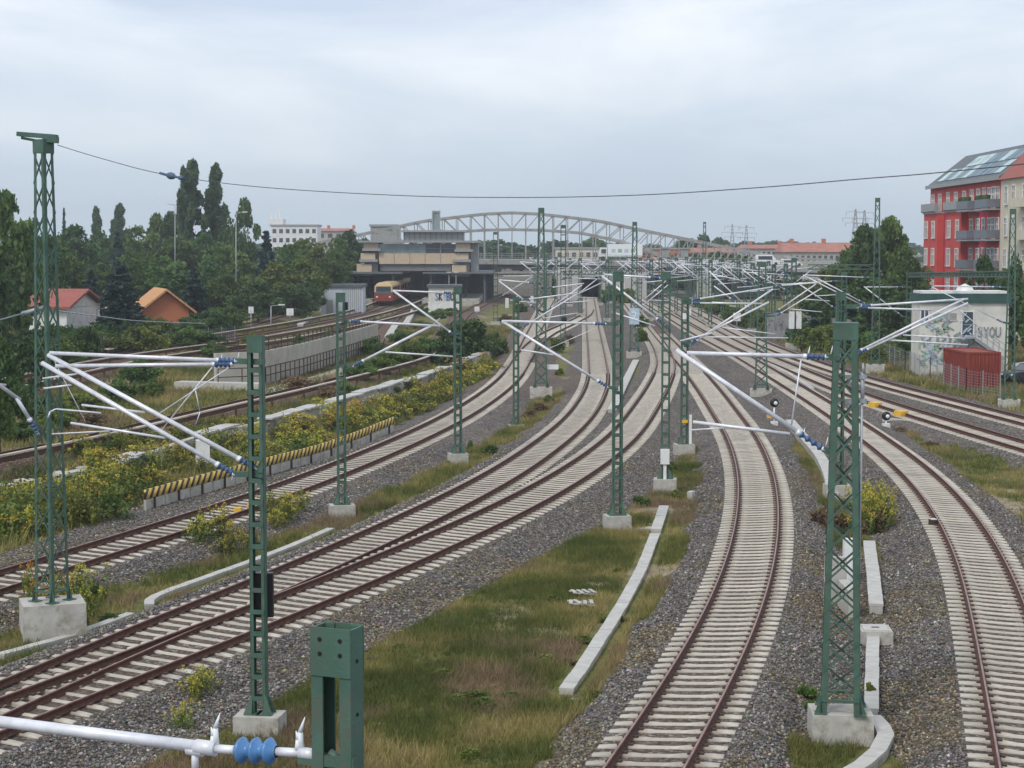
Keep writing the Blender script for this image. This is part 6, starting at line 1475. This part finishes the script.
for px, py, h, w_, kind in ((750,327,2.6,6,'yel'),(765,330,2.8,6,'yel'),(735,322,2.2,5,'mid'),(778,336,2.4,5,'yel'),(813,350,2.8,5,'yel'),(826,352,3.2,5,'yel'),(805,345,2.6,5,'mid'),(868,357,2.6,6,'mid'),(880,362,2.0,5,'yel'),(720,316,2.2,5,'mid'),(848,357,2.2,5,'mid'),(896,360,2.4,5,'mid'),(706,310,2.2,6,'yel'),(858,352,3,6,'dark'),(885,350,3,6,'dark'),(783,330,3.0,5,'mid'),(640,330,1.6,2.6,'mid'),(641,345,1.4,2,'yel'),(612,303,3.5,5,'mid'),(626,305,3,4,'yel'),(560,300,3,4,'mid'),(556,352,1.3,2.2,'yel'),(568,344,1.2,2,'dry')):
    shrub(px, py, h, w_, kind, 'shrub beside the tracks near the far masts, green to yellow green', GR)
GH = 'shrubs along the garden fence and the suburban tracks'
for k in range(64):
    t = random.random(); px = random.uniform(0,235); py = 372-px*.12+random.uniform(-14,4); shrub(px, py, random.uniform(1.2,3.4), random.uniform(3,6), random.choice(['mid','mid','dark','dark','yel']), 'green shrub along the garden fence on the left', GH)
for px, py, h, w_, kind in ((32,336,3.6,6,'mid'),(52,338,2.6,6,'dark'),(70,336,2.8,6,'mid'),(138,336,2.8,6,'mid'),(160,336,2.2,6,'dark'),(180,334,2.6,5,'mid'),(122,334,3,6,'dark'),(40,420,1.6,4,'mid'),(80,412,1.5,4,'yel'),(140,385,2.2,3.6,'mid'),(120,400,1.6,3,'mid'),(150,396,1.2,2.4,'yel'),(215,360,2,3,'mid'),(190,352,2.4,4,'mid'),(330,347,1.8,2.4,'mid'),(300,348,1.5,2.4,'mid'),(250,352,1.5,2.2,'yel'),(395,372,1.8,3.4,'mid'),(410,366,2,3.4,'yel'),(425,358,1.8,3.4,'mid'),(378,378,1.6,3,'yel'),(360,384,1.5,3,'mid'),(372,356,2.0,3,'mid'),(400,345,1.8,3,'mid'),(420,330,1.4,3,'yel'),(385,395,1,2.6,'mid'),(345,398,1.4,2.4,'mid'),(330,400,1.2,2.4,'dry'),(300,392,.9,3,'dry'),(20,440,1.3,3.5,'mid'),(90,428,1,3,'dry'),(60,428,1.2,3,'yel'),(520,312,1.5,3,'mid'),(505,322,1.2,2.4,'dry'),(440,318,1.6,4,'mid'),(452,316,1.3,3,'yel'),(420,316,1.5,3,'mid')):
    shrub(px, py, h, w_, kind, 'small shrub growing between the suburban tracks', 'shrubs between the suburban tracks')
# goldenrod: leafy stems with yellow heads
def golden(seed, fl):
    r = np.random.default_rng(seed); S = []; Fl = []; st = MB()
    for k in range(26):
        bx, by = r.normal(0,.26,2); h = r.uniform(.45,1.1); lx, ly = r.normal(0,.12,2); n = 26; u = r.uniform(.08,.95,n)
        S.append(np.column_stack([bx+lx*u+r.normal(0,.05,n), by+ly*u+r.normal(0,.05,n), h*u]))
        m = 22 if r.random() < fl else 0
        if m: v = r.uniform(0,1,m); Fl.append(np.column_stack([bx+lx+r.normal(0,.075,m)*(1.2-v), by+ly+r.normal(0,.075,m)*(1.2-v), h*.9+v*.17]))
    return leaf_quads(np.vstack(S),.046,r), leaf_quads(np.vstack(Fl or [np.array([[0,0,.9]])]),.032,r)
GOLD = []
for k in range(5):
    s_, f_ = golden(300+k, (.75,.40,.12,.55,.0)[k]); GOLD.append((qmesh('goldenrod_stems',s_,'weed'), qmesh('goldenrod_heads',f_,'flower' if k != 3 else 'flower_orange')))
def goldenrod(p, h, w_, k, label, group):
    p = Vector((p.x,p.y,gz(p.x,p.y)-.03)); rz = random.uniform(0,6.28); r = thing('goldenrod_plant', p, label, 'plant', group); inst('foliage', GOLD[k][0], r, (0,0,0), rz, (w_,w_,h)); inst('blossoms', GOLD[k][1], r, (0,0,0), rz, (w_,w_,h)); return r
GG = 'goldenrod along the slab wall'
def seg(px, n, dv, hr, wr, ks, lb, grp):
    for _ in range(n):
        k = random.randrange(len(px)-1); t = random.random(); x = px[k][0]*(1-t)+px[k+1][0]*t; y = px[k][1]*(1-t)+px[k+1][1]*t+random.uniform(*dv)
        goldenrod(gp(x,y,-.3), random.uniform(*hr), random.uniform(*wr), random.choice(ks), lb, grp)
seg([(-10,540),(60,525),(135,502)], 70, (-34,8), (.7,1.6), (1.0,1.8), (0,1,2,4,2), 'tall goldenrod in front of the slab wall, left of the striped barrier', GG)
seg([(60,497),(128,476),(200,452),(262,438)], 34, (-2,20), (.5,1.25), (1.0,1.6), (0,1,2,1,4), 'goldenrod beside the slab wall behind the striped barrier', GG)
seg([(262,455),(330,432),(400,405),(450,385),(495,362)], 80, (-10,14), (.6,1.4), (1.0,1.8), (0,0,1,2,1,3), 'dense goldenrod between the slab wall and the leftmost track', GG)
seg([(60,455),(160,437),(256,420),(346,398),(420,378)], 40, (2,10), (.5,1.0), (.9,1.6), (0,1,2,2,4), 'goldenrod along the pale conductor rail', GG)
seg([(20,610),(70,612),(110,590)], 9, (-14,14), (.6,1.0), (.5,.9), (0,1,3), 'small goldenrod tuft near the tall left mast footing', 'small goldenrod tufts')
seg([(190,555),(240,540),(300,518)], 12, (-10,8), (.6,1.1), (.6,1.0), (0,1,0,2), 'loose goldenrod tuft on the strip between the two left tracks', 'small goldenrod tufts')
for x, y in ((204,694),(184,722),(198,700)): goldenrod(gp(x,y,-.3), .55, .5, 0, 'yellow flowering plant growing in the ballast near the slender front mast', 'small goldenrod tufts')
for x, y in ((862,520),(870,526),(858,531),(876,520),(868,532),(880,528)): goldenrod(gp(x,y,-.3), 1.3, .9, 0, 'goldenrod by the white trough behind the big X-braced mast', 'small goldenrod tufts')
def weed(px, py, h, w_, kind, lb, grp): shrub(px, py, h, w_, kind, lb, grp, 'weed_tuft')
for k in range(60):
    t = random.random(); px = 60+t*430; py = 585-t*150+random.uniform(-16,22)
    g_ = gp(px, py, -.3)
    if ground([g_.x],[g_.y])[1][0] > .3: continue
    weed(px, py, random.uniform(.2,.5), random.uniform(.4,1.0), random.choice(['dry','yel','mid','yel']), 'low weed on the strip between the two left tracks', 'weeds between the left tracks')
for k in range(34):
    px, py = random.uniform(300,640), random.uniform(540,760)
    if in_poly(np.array([gp(px,py,-.3).x]), np.array([gp(px,py,-.3).y]), GRASS[0])[0]: weed(px, py, random.uniform(.12,.26), random.uniform(.4,.9), random.choice(['dry','yel','yel','dry']), 'low weed patch in the central island grass', 'weeds on the grass island')
for px, py, h, w_, kind in ((300,385,.6,1,'dry'),(97,600,.5,.8,'mid'),(112,622,.3,1.0,'mid'),(80,628,.6,.5,'dry'),(870,700,.45,.35,'yel'),(806,702,.3,.6,'mid'),(812,712,.25,.5,'mid'),(672,470,.5,.8,'yel'),(640,505,.4,.9,'mid'),(676,500,.5,.6,'yel'),(540,412,.7,1.2,'dry'),(549,405,.7,1.0,'yel'),(530,418,.6,1.2,'dry'),(560,374,.6,1.2,'yel'),(900,432,.3,1.2,'dry'),(930,444,.3,1.2,'dry')):
    weed(px, py, h, w_, kind, 'small weed at a mast footing', 'weeds at the footings')
# ------------------------------------------------------------------ haze
hz = MB(); hz.boxz(-3900, 3900, -120, 2600, -4.0, 60); ho = hz.build('haze', []); ho['kind'] = 'stuff'
hm = bpy.data.materials.new('thin_haze'); hm.use_nodes = True; N = hm.node_tree.nodes; L = hm.node_tree.links; N.remove(N['Principled BSDF'])
pv = N.new('ShaderNodeVolumePrincipled'); pv.inputs['Color'].default_value = (.86,.91,.97,1); pv.inputs['Density'].default_value = .0003; pv.inputs['Anisotropy'].default_value = .2
L.new(pv.outputs[0], N['Material Output'].inputs['Volume']); ho.data.materials.append(hm)
grass('grass', scatter([GRASS[0], GRASS[5], GRASS[6], GRASS[7]], 130, 25, 110, 1), .10, .42, 5, .022, 2, 'patchy green and straw coloured grass on the central island', .10)
grass('grass', scatter([GRASS[1], GRASS[8]], 60, 30, 125, 3), .10, .5, 4, .03, 4, 'brownish grass strip between the two leftmost curving tracks', .25)
grass('grass', scatter([GRASS[3]], 35, 50, 120, 5), .10, .45, 4, .035, 6, 'dry grass patch between the lower right track and the straight tracks', .15)
grass('grass', scatter([GRASS[4]], 9, 70, 260, 7), .2, .7, 4, .07, 8, 'rough grass along the outermost right track', .35)
grass('grass', scatter([GRASS[2]], 10, 45, 230, 9), .2, .7, 4, .07, 10, 'rough grass and weeds around the suburban tracks on the left', .3)

# loose stones lying on the near ballast beds
def stones(n, seed):
    r = np.random.default_rng(seed); Y = 31*(88/31)**r.uniform(0,1,n)**.9; X = r.uniform(-.31,.31,n)*Y; z, b_, g_, gm, lf, sb, D = ground(X, Y)
    k = (b_ > .75) & (D > 1.37); X, Y, z = X[k], Y[k], z[k]; m = len(X)
    s = r.uniform(.022,.05,m)*np.where(r.random(m) < .06, 1.4, 1); base = np.array([[1,0,0],[0,1,0],[-1,0,0],[0,-1,0],[.1,.1,.8],[0,0,-.6]])
    a = r.uniform(0,2*PI,m); ca, sa = np.cos(a), np.sin(a); V = base[None]*(1+r.uniform(-.35,.35,(m,6,3)))*s[:,None,None]
    V = np.stack([V[...,0]*ca[:,None]-V[...,1]*sa[:,None]+X[:,None], V[...,0]*sa[:,None]+V[...,1]*ca[:,None]+Y[:,None], V[...,2]+z[:,None]+s[:,None]*.25], -1).reshape(-1,3)
    t = np.array([[0,1,4],[1,2,4],[2,3,4],[3,0,4],[1,0,5],[2,1,5],[3,2,5],[0,3,5]]); F = (np.arange(m)[:,None,None]*6+t[None]).reshape(-1,3)
    v = np.exp(r.normal(-1.93,.48,m)).clip(.02,.5)[:,None]; tint = np.array([[1.02,.96,.90]])+r.normal(0,.07,(m,3)); warm = (r.random((m,1)) < .18)*np.array([[.12,-.05,-.25]])
    bz = sstep(.5,.62,fbm(X+60,Y+11,4.0))[:,None]*np.array([[.02,-.06,-.24]])
    c = np.repeat(np.clip(v*(tint+warm+bz),.01,.7),6,0)
    o = inst('ballast_stones', np_mesh('ballast_stones', V, F, ['stones'], {'tint': np.column_stack([c, np.ones(len(c))])})); tag(o, 'grey crushed ballast stones between and beside the near tracks', 'gravel', None, 'stuff')
M['stones'] = attr_mat('crushed_stone', 'tint', .9, 0.0)
stones(190000, 77)
